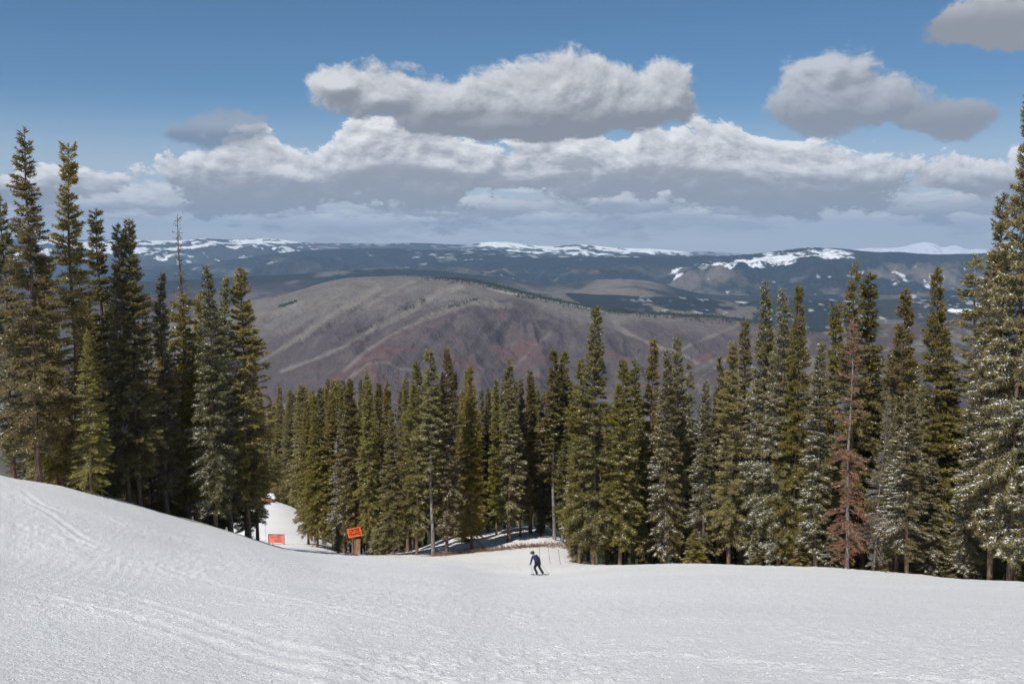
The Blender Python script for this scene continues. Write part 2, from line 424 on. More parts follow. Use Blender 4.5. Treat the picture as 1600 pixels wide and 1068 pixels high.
def build_slope():
    nu = 580
    um = 0.585
    u = np.concatenate([np.linspace(-1.25, -um, 26)[:-1], np.linspace(-um, um, nu), np.linspace(um, 1.35, 26)[1:]])
    ys = [5.0]
    while ys[-1] < 130: ys.append(ys[-1] + min(max(ys[-1] ** 2 / 2000.0, 0.05), 0.42 if ys[-1] < 100 else 0.6))
    while ys[-1] < 1650: ys.append(ys[-1] * 1.03)
    ys = np.array(ys)
    U, Y = np.meshgrid(u, ys); X = U * Y
    z = hground(X, Y)
    fade = sstep(Y, 130, 80)
    patch = sstep(fbm(X / 3.2, Y / 5.5, 21, 3), -0.25, 0.35)
    ch = ridged(X / 0.33, Y / 0.36, 31, 2)
    ch2 = vn(X / 0.085, Y / 0.10, 33)
    z = z + fade * (track_field(X, Y)
                    + 0.020 * fbm(X / 0.9, Y / 0.9, 41, 3)
                    + patch * 0.050 * np.clip(ch - 0.25, 0, 1)
                    + (0.5 + patch) * 0.012 * ch2 * sstep(Y, 45, 25))
    cord = np.sin((X * 0.92 + Y * 0.30) * 2 * pi / 0.28)
    z = z + fade * 0.003 * cord * sstep(-fbm(X / 5, Y / 8, 77, 2), -0.1, 0.4)
    n0, n1 = Y.shape
    idx = np.arange(n0 * n1).reshape(n0, n1)
    Q = np.stack([idx[:-1, :-1], idx[:-1, 1:], idx[1:, 1:], idx[1:, :-1]], -1).reshape(-1, 4)
    V = np.stack([X, Y, z], -1).reshape(-1, 3)
    # the slope goes on behind and beside the camera
    me = np_mesh('ski_slope', V, Q, [M_SNOW], smooth=True)
    o = link('ski_slope', me); tag(o, 'groomed white ski slope falling away to the forest', kind='structure')
    yb = np.concatenate([-np.linspace(170, 6, 24), np.linspace(0, 5.0, 8)])
    ub = np.linspace(-1.25, 1.35, 60)
    Ub, Yb = np.meshgrid(ub, yb); Xb = Ub * (5.0 + np.clip(5 - Yb, 0, None) * 0.9)
    Xb[-1] = ub * 5.0
    zb = hground(Xb, Yb); zb[-1] = hground(Xb[-1], Yb[-1]) - 0.004
    n0, n1 = Yb.shape
    idx = np.arange(n0 * n1).reshape(n0, n1)
    Q = np.stack([idx[:-1, :-1], idx[:-1, 1:], idx[1:, 1:], idx[1:, :-1]], -1).reshape(-1, 4)
    me = np_mesh('upper_slope', np.stack([Xb, Yb, zb], -1).reshape(-1, 3), Q, [M_SNOW], smooth=True)
    tag(link('upper_slope', me), 'snow slope behind the viewpoint', kind='structure')
build_slope()
def gz(x, y): return float(hground(np.array([float(x)]), np.array([float(y)]))[0])

# ------------------------------------------------------------------ mountains
def hills_build(ns, bstr, bdist):
    def b(t):
        p = geopos(t)
        a = attr(t, 'albedo')
        n = nnoise(t, p, ns, 6, 0.7)
        n2 = nnoise(t, mapping(t, p, (1, 1, 0.35)), ns * 6, 3, 0.7)
        h = t.nodes.new('ShaderNodeHueSaturation'); t.links.new(a.outputs['Color'], h.inputs['Color'])
        t.links.new((n * 0.8 + n2 * 0.8 + 0.2).s, h.inputs['Value'])
        return pbsdf(t, h.outputs[0], 0.95, 0.05, bump(t, n * 0.5 + n2 * 0.5, bdist, bstr)).outputs[0]
    return b
M_HILL = mat('hill_ground', hills_build(0.012, 0.9, 22.0))
M_FAR = mat('mountain_ground', hills_build(0.0035, 0.9, 90.0))
def lerpc(A, col, w):
    w = np.clip(w, 0, 1)[..., None]; return A * (1 - w) + np.array(col) * w

def range_mesh(name, label, D, crest, front, drop, back, nU, nY, amp, gscale, colfn, material, umin=-0.8, umax=0.8, seed=0, rough=0.0, power=1.0, fan=None, crest_noise=1.0):
    cpx = np.array([c[0] for c in crest], float); cr = np.array([c[1] for c in crest], float)
    u = np.linspace(umin, umax, nU)
    px = u * F + 800
    row = np.interp(px, cpx, cr)
    k = max(2.0, nU / 160.0); row = gsm(row, 0, k)
    row = row + crest_noise * (fbm(px / 60.0, px * 0 + seed, seed + 3, 5, 0.55)) * 2.2
    zc = np.array([pix(800, r)[1] for r in row]) * D
    s = np.concatenate([-np.linspace(1, 0, max(6, nY // 8))[:-1], np.linspace(0, 1, nY) ** 1.15])
    U, S = np.meshgrid(u, s)
    Yd = np.where(S < 0, D - S * back, D - S * front)
    X = U * Yd
    ZC = np.broadcast_to(zc, U.shape)
    a = np.abs(S)
    z = ZC - drop * np.where(S < 0, a ** 1.3, a ** power)
    env = sstep(a, 0.02, 0.38)
    if fan is not None:
        fx, fy = fan
        th = np.arctan2(X - fx, fy - Yd); rr = np.hypot(X - fx, fy - Yd)
        th = th + 0.05 * fbm(X / gscale, Yd / gscale, seed + 9, 4)
        g = ridged(th * 4.6, rr / (gscale * 9), seed + 1, 6)
    else:
        w = 0.35 * fbm(X / gscale, Yd / gscale, seed + 9, 3)
        g = ridged(X / gscale + w + 0.25 * (D - Yd) / gscale, (Yd) / (gscale * 2.6) + w, seed + 1, 5)
    z = z + env * amp * (g - 0.3) + env * amp * 0.35 * fbm(X / (gscale * .3), Yd / (gscale * .3), seed + 5, 4)
    colr = colfn(px=U * F + 800, s=S, g=g, X=X, Y=Yd, z=z)
    n0, n1 = U.shape
    idx = np.arange(n0 * n1).reshape(n0, n1)
    Q = np.stack([idx[:-1, :-1], idx[1:, :-1], idx[1:, 1:], idx[:-1, 1:]], -1).reshape(-1, 4)
    me = np_mesh(name, np.stack([X, Yd, z], -1).reshape(-1, 3), Q, [material], smooth=True,
                 attrs={'albedo': ('POINT', 'FLOAT_COLOR', np.clip(colr, 0, 1).reshape(-1, 3))})
    o = link(name, me); tag(o, label, kind='structure')
    return dict(X=X, Y=Yd, z=z, px=U * F + 800, s=S, g=g, row=400 - z / Yd * F)

SNOWC = (0.85, 0.87, 0.90); FOR = (0.026, 0.032, 0.034); FOR2 = (0.050, 0.054, 0.046); ASP = (0.17, 0.145, 0.12); TAN = (0.20, 0.172, 0.132)
MAUVE = (0.082, 0.064, 0.064); RED = (0.155, 0.070, 0.060); GREY = (0.155, 0.140, 0.124)

def col_peaks(px, s, g, X, Y, z):
    A = np.zeros(px.shape + (3,)) + np.array(SNOWC)
    return lerpc(A, (0.16, 0.18, 0.22), sstep(-g + 0.5 * fbm(X / 300, Y / 900, 4, 4), 0.35, 0.8) + sstep(s, 0.45, 0.75))
range_mesh('snow_peaks', 'bright white snow peaks on the horizon at right', 33000, [(-400, 420), (1290, 420), (1325, 390), (1370, 386), (1400, 386), (1418, 382), (1440, 378), (1458, 380), (1470, 388), (1484, 382), (1494, 382), (1508, 390), (1530, 388), (1548, 391), (1600, 391), (2100, 400)],
           3500, 800, 2500, 500, 36, 150, 900, col_peaks, M_FAR, seed=50, umin=0.26, umax=0.8)
def col_snowrange(px, s, g, X, Y, z):
    A = np.zeros(px.shape + (3,)) + np.array(FOR2)
    n = fbm(X / 1100, Y / 500, 61, 5, 0.6)
    A = lerpc(A, (0.10, 0.10, 0.095), sstep(fbm(X / 1500, Y / 700, 66, 4), 0.0, 0.4) * 0.7)
    left = sstep(px, 560, 440); mid = sstep(np.abs(px - 900), 190, 110) + sstep(np.abs(px - 790), 60, 20)
    reach = 0.10 + 0.42 * left * sstep(n, -0.3, 0.4) + 0.15 * mid
    w = sstep(n + 0.9 * fbm(X / 190, Y / 150, 68, 4, 0.65) - 2.0 * (s - reach), 0.12, 0.3) * sstep(s, reach + 0.32, reach) * (0.25 + 0.75 * np.clip(left + mid + 0.35 * sstep(vn(px / 70, px * 0, 5), 0, 0.5), 0, 1))
    w = np.maximum(w, left * sstep(-g + n * 0.5, 0.25, 0.55) * sstep(s, 0.75, 0.35) * 0.8)
    return lerpc(A, SNOWC, w)
range_mesh('snow_range', 'distant flat topped range with snow along its crest', 22000,
           [(-500, 376), (0, 373), (90, 372), (165, 375), (200, 373), (262, 377), (320, 373), (372, 374), (422, 373), (450, 376), (480, 379), (560, 380), (640, 379), (720, 382), (750, 378), (785, 376), (815, 379), (832, 385), (870, 384), (900, 382), (940, 384), (962, 388), (1000, 388), (1045, 391), (1100, 392), (1132, 395), (1180, 399), (1300, 402), (2100, 405)],
           5000, 850, 3000, 850, 70, 290, 1100, col_snowrange, M_FAR, seed=60, power=0.85)
def col_leftridge(px, s, g, X, Y, z):
    A = np.zeros(px.shape + (3,)) + np.array(FOR)
    n = fbm(X / 900, Y / 700, 71, 5, 0.6)
    A = lerpc(A, ASP, sstep(n, 0.0, 0.35) * sstep(s, 0.9, 0.2) * 0.65)
    A = lerpc(A, MAUVE, sstep(s, 0.45, 0.8) * 0.8)
    n2 = fbm(X / 160, Y / 160, 75, 4, 0.6)
    return lerpc(A, SNOWC, sstep(n2 + n * 0.5 + 0.35 * sstep(px, 550, 750), 0.42, 0.7) * sstep(s, 0.5, 0.1) * 0.4)
range_mesh('forested_ridge', 'long dark forested ridge below the snowy range', 15500,
           [(-500, 430), (0, 424), (160, 420), (300, 412), (370, 405), (430, 396), (480, 390), (560, 388), (640, 389), (700, 391), (760, 388), (815, 394), (845, 399), (900, 400), (960, 398), (1060, 399), (1130, 400), (1250, 406), (2100, 420)],
           4500, 620, 3000, 750, 80, 260, 1200, col_leftridge, M_FAR, seed=70, power=0.9)
def col_rightmtn(px, s, g, X, Y, z):
    A = np.zeros(px.shape + (3,)) + np.array(FOR)
    n = fbm(X / 700, Y / 600, 81, 5, 0.6); n2 = fbm(X / 150, Y / 190, 85, 4, 0.65)
    A = lerpc(A, ASP, sstep(n + 0.3 * g, 0.05, 0.4) * sstep(s, 0.12, 0.4) * 0.85)
    A = lerpc(A, MAUVE, sstep(n, 0.1, 0.4) * sstep(s, 0.4, 0.8) * 0.7)
    peak = np.exp(-((px - 1165) / 65) ** 2) * np.exp(-((s - 0.22) / 0.14) ** 2) + np.exp(-((px - 1245) / 55) ** 2) * np.exp(-((s - 0.16) / 0.13) ** 2) + np.exp(-((px - 1305) / 26) ** 2) * np.exp(-((s - 0.13) / 0.08) ** 2)
    n3 = fbm(X / 45, Y / 60, 87, 3, 0.6)
    w = sstep(n2 * 1.2 + n3 * 0.8 + peak * 0.85 - 0.15 * g, 0.40, 0.72)
    w2 = sstep(n2 + 1.0 * np.exp(-((px - 1060) / 14) ** 2) * np.exp(-((s - 0.28) / 0.12) ** 2), 0.62, 0.8)
    w3 = sstep(n2 + 0.35 * np.exp(-((s - 0.5) / 0.12) ** 2) * sstep(px, 1280, 1340), 0.55, 0.7) * 0.8
    return lerpc(A, SNOWC, np.maximum(np.maximum(w * sstep(peak, 0.1, 0.35), w2), w3))
range_mesh('blue_mountain', 'broad blue mountain with snow patches round its low summit', 13500,
           [(-500, 470), (500, 455), (560, 434), (640, 418), (700, 408), (760, 401), (830, 403), (900, 402), (960, 401), (1040, 402), (1120, 401), (1170, 397), (1215, 392), (1245, 388), (1268, 385), (1292, 388), (1330, 391), (1360, 395), (1420, 394), (1470, 398), (1520, 396), (1600, 393), (2100, 398)],
           4200, 620, 3500, 850, 100, 250, 1000, col_rightmtn, M_FAR, seed=80, power=0.95)
def col_mid(px, s, g, X, Y, z):
    A = np.zeros(px.shape + (3,)) + np.array(FOR)
    n = fbm(X / 500, Y / 400, 91, 5, 0.6)
    A = lerpc(A, MAUVE, sstep(px, 560, 380) * sstep(s + 0.4 * n, 0.0, 0.35))
    A = lerpc(A, ASP, np.exp(-((px - 960) / 120) ** 2) * sstep(n, -0.4, 0.1))
    A = lerpc(A, ASP, sstep(n, 0.1, 0.4) * 0.7)
    n2 = fbm(X / 80, Y / 150, 95, 4, 0.65)
    return lerpc(A, SNOWC, sstep(n2, 0.36, 0.55) * sstep(px, 1120, 1250) * 0.5)
range_mesh('middle_ridge', 'dark middle ridge behind the bare hill', 8800,
           [(-500, 455), (0, 440), (120, 436), (200, 441), (300, 437), (420, 430), (520, 424), (600, 420), (700, 424), (800, 436), (860, 448), (900, 441), (940, 436), (985, 436), (1030, 441), (1060, 452), (1120, 462), (1220, 463), (1320, 458), (1400, 461), (1500, 452), (1600, 455), (2100, 450)],
           2600, 420, 2500, 750, 80, 150, 700, col_mid, M_HILL, seed=90, power=0.9)
def col_bench(px, s, g, X, Y, z):
    n = fbm(X / 260, Y / 420, 101, 5, 0.6); n2 = fbm(X / 60, Y / 110, 105, 4, 0.65)
    A = np.zeros(px.shape + (3,)) + np.array(GREY) * 0.85
    A = lerpc(A, TAN, np.exp(-((px - 1040) / 70) ** 2) * sstep(s, 0.05, 0.2))
    fr = sstep(n - 2.2 * (s - 0.16) + 0.5 * sstep(np.abs(px - 960), 90, 20) + 0.35 * sstep(px, 1150, 1250), 0.05, 0.2)
    A = lerpc(A, FOR, fr)
    A = lerpc(A, MAUVE, sstep(s, 0.35, 0.6) * (1 - fr))
    A = lerpc(A, FOR2, sstep(px, 1300, 1420) * sstep(n, -0.2, 0.2) * 0.8)
    sn = sstep(n2 + 0.15 * np.exp(-((px - 1130) / 100) ** 2), 0.34, 0.5) * sstep(px, 950, 1050) * 0.45
    f1 = np.exp(-((px - 1497) / 26) ** 2) * np.exp(-((s - 0.15 - (px - 1497) * 0.0006) / 0.03) ** 2)
    return lerpc(lerpc(A, SNOWC, sn), SNOWC, sstep(f1 + n2 * 0.6, 0.45, 0.6))
range_mesh('forested_bench', 'forested bench and pale slopes right of the bare hill', 6300,
           [(-500, 520), (300, 500), (600, 478), (760, 463), (830, 457), (900, 459), (1000, 461), (1060, 464), (1110, 467), (1160, 471), (1230, 470), (1320, 468), (1420, 472), (1520, 466), (1600, 468), (2100, 470)],
           2700, 330, 1600, 650, 75, 75, 520, col_bench, M_HILL, seed=100, power=0.95)
FANX, FANY = 320.0, 5650.0
def col_bare(px, s, g, X, Y, z):
    n = fbm(X / 300, Y / 300, 111, 5, 0.6); n2 = fbm(X / 70, Y / 70, 115, 4, 0.6)
    A = np.zeros(px.shape + (3,)) + np.array(GREY)
    A = lerpc(A, TAN, sstep(n, 0.0, 0.5) * 0.5)
    low = sstep(s + 0.22 * n + 0.00035 * (px - 640) * 1.0, 0.14, 0.36)
    A = lerpc(A, MAUVE, low * 0.9)
    A = lerpc(A, (0.125, 0.10, 0.09), sstep(n2, 0.0, 0.5) * 0.6)
    A = lerpc(A, RED, sstep(fbm(X / 160, Y / 120, 118, 4, 0.6) + 0.25 * sstep(s, 0.3, 0.6), 0.30, 0.55) * low * 0.38)
    gull = sstep(-g + 0.12 * n2, 0.18, 0.50) * sstep(s, 0.05, 0.2)
    A = lerpc(A, (0.25, 0.225, 0.195), gull * 0.45)
    row = 400 - z / Y * F
    def poly(pts, wd):
        dm = np.full(px.shape, 1e9)
        for (a, b), (c, d) in zip(pts[:-1], pts[1:]):
            vx, vy = c - a, d - b; tt = np.clip(((px - a) * vx + (row - b) * vy) / (vx * vx + vy * vy), 0, 1)
            dm = np.minimum(dm, np.hypot(px - a - tt * vx, row - b - tt * vy))
        wr = wd * (1.35 - 0.85 * sstep(row, 450, 560)) + 0 * dm
        return sstep((dm + 4 * n2 + 2.5 * n) / wr, 1.0, 0.15)
    lines = [[(590, 450), (523, 488), (470, 525), (396, 570)], [(720, 447), (689, 455), (635, 488), (586, 513), (536, 541), (499, 558), (437, 581)],
             [(796, 477), (738, 471), (677, 492), (615, 521), (573, 546), (536, 579)], [(960, 505), (985, 522), (1015, 535), (1080, 560), (1110, 580)], [(1160, 505), (1100, 530), (1060, 548)],
             [(860, 520), (830, 545), (800, 580)], [(470, 470), (430, 490), (395, 512)], [(645, 440), (600, 462), (575, 478)]]
    gl = np.zeros(px.shape)
    for i, l in enumerate(lines): gl = np.maximum(gl, poly(l, 6.5 if i < 4 else 4.5) * (0.55 if i < 4 else 0.4))
    A = lerpc(A, (0.25, 0.222, 0.185), gl * 0.9)
    cf = sstep(np.exp(-((s - 0.012) / 0.02) ** 2) + n2 * 0.5, 0.55, 0.8) * sstep(px, 600, 720)
    A = lerpc(A, FOR, cf)
    road = np.exp(-((s - 0.80 - 0.03 * np.sin(px / 60)) / 0.006) ** 2) * sstep(px, 700, 600)
    A = lerpc(A, TAN, road * 0.8)
    rd2 = np.exp(-((s - 0.045 - 0.02 * np.sin(px / 38)) / 0.007) ** 2) * sstep(np.abs(px - 850), 110, 60)
    return lerpc(A, (0.45, 0.41, 0.36), rd2 * 0.7)
HB = range_mesh('bare_hill', 'big bare mauve and tan hill with pale gullies', 4800,
           [(-500, 560), (200, 520), (330, 490), (385, 470), (440, 462), (480, 449), (520, 437), (560, 432), (625, 430), (680, 432), (730, 435), (770, 442), (820, 455), (860, 466), (910, 476), (960, 483), (1010, 486), (1060, 489), (1110, 492), (1160, 498), (1250, 512), (1400, 525), (1600, 530), (2100, 560)],
           1750, 440, 1200, 900, 165, 105, 420, col_bare, M_HILL, seed=110, power=1.05, fan=(FANX, FANY), crest_noise=0.7)
def col_fore(px, s, g, X, Y, z):
    n = fbm(X / 160, Y / 200, 121, 5, 0.6); n2 = fbm(X / 40, Y / 50, 125, 4, 0.6)
    A = np.zeros(px.shape + (3,)) + np.array(MAUVE) * 1.1
    A = lerpc(A, GREY, sstep(n, -0.1, 0.3) * 0.8)
    A = lerpc(A, FOR2, sstep(n2 + n * 0.4, 0.15, 0.4) * sstep(px, 900, 1300) * 0.9)
    return lerpc(A, (0.3, 0.27, 0.23), sstep(np.abs(g), 0.06, 0.02) * 0.3)
range_mesh('wooded_foothill', 'grey wooded foothills across the valley at right', 3300,
           [(-500, 600), (500, 640), (800, 640), (960, 620), (1060, 585), (1120, 555), (1200, 535), (1300, 515), (1400, 505), (1500, 500), (1600, 500), (2100, 480)],
           1200, 260, 900, 450, 70, 60, 300, col_fore, M_HILL, seed=120)
def col_leftfore(px, s, g, X, Y, z):
    n = fbm(X / 200, Y / 240, 131, 5, 0.6)
    A = np.zeros(px.shape + (3,)) + np.array(MAUVE)
    A = lerpc(A, GREY, sstep(n, 0.0, 0.4) * 0.6)
    return lerpc(A, FOR2, sstep(fbm(X / 60, Y / 60, 133, 4), 0.1, 0.4) * sstep(s, 0.3, 0.7) * 0.5)
range_mesh('purple_hill', 'purple brown hillside behind the left trees', 5600,
           [(-500, 440), (0, 446), (100, 452), (200, 458), (300, 466), (400, 474), (480, 492), (700, 560), (2100, 640)],
           2000, 420, 1200, 420, 70, 70, 420, col_leftfore, M_HILL, seed=130, umax=0.1)

# valley floor reaching to the horizon
def valley_build(t):
    p = geopos(t)
    n = nnoise(t, p, 0.004, 6, 0.65); n2 = nnoise(t, p, 0.03, 4, 0.7)
    c = nmix(t, n.sm(0.4, 0.6), (0.06, 0.06, 0.045), (0.15, 0.125, 0.105))
    c = nmix(t, n2.sm(0.6, 0.7) * 0.4, c, (0.03, 0.04, 0.03))
    return pbsdf(t, c, 0.95, 0.05).outputs[0]
M_VALLEY = mat('valley_ground', valley_build)
def build_valley():
    g = np.linspace(-1, 1, 90); g = np.sign(g) * np.abs(g) ** 2 * 36300
    X, Y = np.meshgrid(g, g)
    z = -560 + 25 * fbm(X / 900, Y / 900, 9, 3)
    n0, n1 = X.shape; idx = np.arange(n0 * n1).reshape(n0, n1)
    Q = np.stack([idx[:-1, :-1], idx[:-1, 1:], idx[1:, 1:], idx[1:, :-1]], -1).reshape(-1, 4)
    o = link('valley_floor', np_mesh('valley_floor', np.stack([X, Y, z], -1).reshape(-1, 3), Q, [M_VALLEY], smooth=True))
    tag(o, 'brown valley floor far below the slope', kind='structure')
build_valley()

# haze
def build_haze():
    x = 36500; z0, z1 = -600, 1250
    V = np.array([(sx * x, sy * x, z) for z in (z0, z1) for sx, sy in ((-1, -1), (1, -1), (1, 1), (-1, 1))])
    Q = np.array([(3, 2, 1, 0), (4, 5, 6, 7), (0, 1, 5, 4), (1, 2, 6, 5), (2, 3, 7, 6), (3, 0, 4, 7)])
    m = bpy.data.materials.new('haze_air'); m.use_nodes = True; t = m.node_tree; t.nodes.clear()
    out = t.nodes.new('ShaderNodeOutputMaterial'); v = t.nodes.new('ShaderNodeVolumePrincipled')
    v.inputs['Color'].default_value = (0.44, 0.68, 1.0, 1); v.inputs['Density'].default_value = 3.1e-5; v.inputs['Anisotropy'].default_value = 0.0
    t.links.new(v.outputs[0], out.inputs['Volume'])
    o = link('haze', np_mesh('haze', V, Q, [m])); tag(o, 'thin blue haze over the far ridges', kind='stuff')
build_haze()

# ------------------------------------------------------------------ trees
def tris_from(p, d, length, width, roll_seed):
    """thin triangles at p along unit d"""
    n = len(p)
    r = roll_seed.normal(size=(n, 3)); side = np.cross(d, r); side /= np.linalg.norm(side, axis=1, keepdims=True) + 1e-9
    L = np.asarray(length)[:, None]; W = np.asarray(width)[:, None] * 0.5
    V = np.stack([p - side * W, p + side * W, p + d * L], 1).reshape(-1, 3)
    return V
def tube(p0, p1, r0, r1, n=3):
    """batch of straight n-sided tubes, open"""
    m = len(p0); d = p1 - p0; d = d / (np.linalg.norm(d, axis=1, keepdims=True) + 1e-9)
    up = np.where(np.abs(d[:, 2:3]) > 0.9, np.array([[1., 0, 0]]), np.array([[0., 0, 1]]))
    a = np.cross(d, up); a /= np.linalg.norm(a, axis=1, keepdims=True); b = np.cross(d, a)
    V = []
    for k in range(n):
        c, s_ = cos(2 * pi * k / n), sin(2 * pi * k / n)
        V.append(p0 + (a * c + b * s_) * r0[:, None])
    for k in range(n):
        c, s_ = cos(2 * pi * k / n), sin(2 * pi * k / n)
        V.append(p1 + (a * c + b * s_) * r1[:, None])
    V = np.stack(V, 1)
    base = (np.arange(m) * 2 * n)[:, None]
    T = []
    for k in range(n):
        k2 = (k + 1) % n
        T.append(base + np.array([[k, k2, n + k2]])); T.append(base + np.array([[k, n + k2, n + k]]))
    return V.reshape(-1, 3), np.concatenate(T, 0)

def make_tree_meshes(name, seed, H=20.0, R=2.2, low=0.08, power=0.8, nb=360, dens=30, droop=0.25, clump=0.5, snow=0.0, leafl=0.19, leafw=0.048,
                     needle=None, bark=None, trunk_r=0.20, bare=None, tip=0.9, lean=0.0, dead_low=None, dead_top=None, ragged=0.3, spike=0.0, twig=True, snow_side=0.5, double=False):
    r = np.random.default_rng(seed)
    needle = needle or M_NEEDLE; bark = bark or M_BARK
    ax = lambda h: np.stack([lean * (h / H) ** 1.5 + 0.10 * np.sin(h * 0.5 + seed), 0.10 * np.cos(h * 0.43 + seed), h], -1)
    # trunk
    ns, nz = 8, 14
    hs = np.linspace(0, 1, nz) ** 0.9 * H * (1.0 if not double else 0.93)
    rad = trunk_r * (1 - (hs / H)) ** 0.85 + 0.012; rad[0] *= 1.25
    ang = np.arange(ns) * 2 * pi / ns
    cen = ax(hs); cen[0, 2] = -0.9
    V = cen[:, None, :] + np.stack([np.cos(ang), np.sin(ang), ang * 0], -1)[None] * rad[:, None, None] * (1 + 0.12 * r.normal(size=(nz, ns, 1)) * 0.5)
    idx = np.arange(nz * ns).reshape(nz, ns)
    Q = np.stack([idx[:-1], np.roll(idx[:-1], -1, 1), np.roll(idx[1:], -1, 1), idx[1:]], -1).reshape(-1, 4)
    T = np.concatenate([Q[:, [0, 1, 2]], Q[:, [0, 2, 3]]])
    trunk = np_mesh(name + '_trunk', V.reshape(-1, 3), T, [bark], smooth=True)
    # branches
    h = np.sort(low + (1 - low) * r.uniform(0, 1, nb) ** 0.92) * H * 0.985
    t = h / H
    az = r.uniform(0, 2 * pi, nb)
    f = ((1 - t) / (1 - low)).clip(0, 1) ** power
    f *= 0.55 + 0.45 * sstep(t, low, low + 0.16)
    f *= 1 - 0.50 * sstep(t, 0.62, 0.97)
    ccl = fbm(az * 0.9 + 5, h / 1.3, seed, 3)
    L = R * f * (1 + clump * ccl) * (1 - ragged * r.uniform(0, 1, nb) ** 2) + 0.16 + 0.12 * r.uniform(0, 1, nb)
    if spike > 0: L = np.where(t > 1 - spike, 0.10 + (1 - t) / spike * 0.30 + 0.10 * r.uniform(0, 1, nb), L)
    keep = np.ones(nb, bool)
    if bare is not None:
        for (a0, a1, kp) in bare: keep &= ~((t > a0) & (t < a1) & (r.uniform(0, 1, nb) > kp))
    h, t, az, L, ccl = h[keep], t[keep], az[keep], L[keep], ccl[keep]
    nbk = len(h)
    el = np.radians(-14 + 52 * t ** 1.6 + r.normal(0, 7, nbk))
    P0 = ax(h); out = np.stack([np.cos(az), np.sin(az), az * 0], -1)
    def bp(i, s):
        """point at fraction s of branch i"""
        x = L[i] * s
        z = np.tan(el[i]) * x - droop * x * x / (L[i] + 0.6) * 0.9 + 0.10 * L[i] * s ** 3
        return P0[i] + out[i] * x[:, None] + np.stack([x * 0, x * 0, z], -1)
    VV = []; TT = []; MI = []; TI = []; off = 0
    def put(Vx, Tx, mi, tint):
        nonlocal off
        VV.append(Vx); TT.append(Tx + off); MI.append(np.full(len(Tx), mi)); TI.append(tint); off += len(Vx)
    ii = np.arange(nbk)
    # wood of the branches
    a0 = bp(ii, np.zeros(nbk)); a1 = bp(ii, np.full(nbk, 0.5)); a2 = bp(ii, np.full(nbk, 0.97))
    rb = 0.010 + 0.010 * L
    for (q0, q1, r0, r1) in ((a0, a1, rb, rb * 0.7), (a1, a2, rb * 0.7, rb * 0.25)):
        v, tt = tube(q0, q1, r0, r1); put(v, tt, 1, np.full(len(tt), 0.5))
    # sprays
    cnt = np.maximum(3, (L * dens * 1.75 * (1 + 0.25 * r.normal(size=nbk))).astype(int))
    if dead_top is not None: cnt = np.where(t > dead_top, 1, cnt)
    if dead_low is not None: cnt = np.where(t < dead_low, (cnt * 0.25).astype(int) + 1, cnt)
    bi = np.repeat(ii, cnt); n = len(bi)
    s = 1 - r.uniform(0, 1, n) ** 1.25 * 0.86
    p = bp(bi, s)
    sgn = np.where(r.uniform(0, 1, n) < 0.5, -1.0, 1.0)
    fa = az[bi] + sgn * np.radians(r.uniform(25, 75, n))
    sl = (0.16 + 0.34 * L[bi] * (1.05 - s)).clip(0.10, 0.62) * r.uniform(0.5, 1.1, n)
    dd = np.stack([np.cos(fa), np.sin(fa), r.normal(-0.10 + 0.35 * t[bi] ** 2, 0.22, n)], -1); dd /= np.linalg.norm(dd, axis=1, keepdims=True)
    for k, (fr, lf) in enumerate(((0.0, 1.0), (0.45, 1.0), (0.85, 1.15))):
        q = p + dd * (sl * fr)[:, None]
        d2 = dd + r.normal(0, 0.42, (n, 3)); d2[:, 2] -= 0.05; d2 /= np.linalg.norm(d2, axis=1, keepdims=True)
        v = tris_from(q, d2, leafl * lf * r.uniform(0.6, 1.25, n), leafw * r.uniform(0.7, 1.5, n), r)
        tt = np.arange(n * 3).reshape(n, 3)
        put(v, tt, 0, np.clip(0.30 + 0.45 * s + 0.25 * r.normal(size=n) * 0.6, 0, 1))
    # leader
    nl = int(30 * tip)
    hl = H * (1 - 0.035 * r.uniform(0, 1, nl)); q = ax(hl); az2 = r.uniform(0, 2 * pi, nl)
    d2 = np.stack([np.cos(az2) * 0.7, np.sin(az2) * 0.7, np.full(nl, 0.9)], -1); d2 /= np.linalg.norm(d2, axis=1, keepdims=True)
    put(tris_from(q, d2, np.full(nl, 0.24), np.full(nl, 0.06), r), np.arange(nl * 3).reshape(nl, 3), 0, np.full(nl, 0.7))
    # snow lying on the sprays, thicker on the windward (left) side
    if snow > 0:
        sc = fbm(az[bi] * 1.2, h[bi] / 0.9, seed + 40, 3)
        lee = -np.cos(az[bi] + 0.5)
        pr = 1.35 * snow * (0.55 + snow_side * lee + 0.9 * sc) * (0.5 + 0.6 * sstep(t[bi], 1.0, 0.55))
        m = r.uniform(0, 1, n) < pr
        q = (p + dd * (sl * 0.5)[:, None])[m]; nn = len(q)
        q[:, 2] += 0.045
        d2 = dd[m].copy(); d2[:, 2] *= 0.4; d2 += r.normal(0, 0.22, (nn, 3)); d2 /= np.linalg.norm(d2, axis=1, keepdims=True)
        hz_ = np.stack([-d2[:, 1], d2[:, 0], r.normal(0, 0.35, nn)], -1); hz_ /= np.linalg.norm(hz_, axis=1, keepdims=True)
        LL = r.uniform(0.08, 0.22, nn)[:, None]; WW = r.uniform(0.035, 0.10, nn)[:, None] * 0.5
        top = np.array([0, 0, 0.03])
        V4 = np.stack([q - d2 * LL * 0.5, q - hz_ * WW, q + d2 * LL * 0.5, q + hz_ * WW], 1).reshape(-1, 3)
        b = (np.arange(nn) * 4)[:, None]
        T4 = np.concatenate([b + np.array([[0, 1, 2]]), b + np.array([[0, 2, 3]])])
        put(V4, T4, 2, np.full(len(T4), 0.5))
    V = np.concatenate(VV); T = np.concatenate(TT); MI = np.concatenate(MI); TI = np.concatenate(TI)
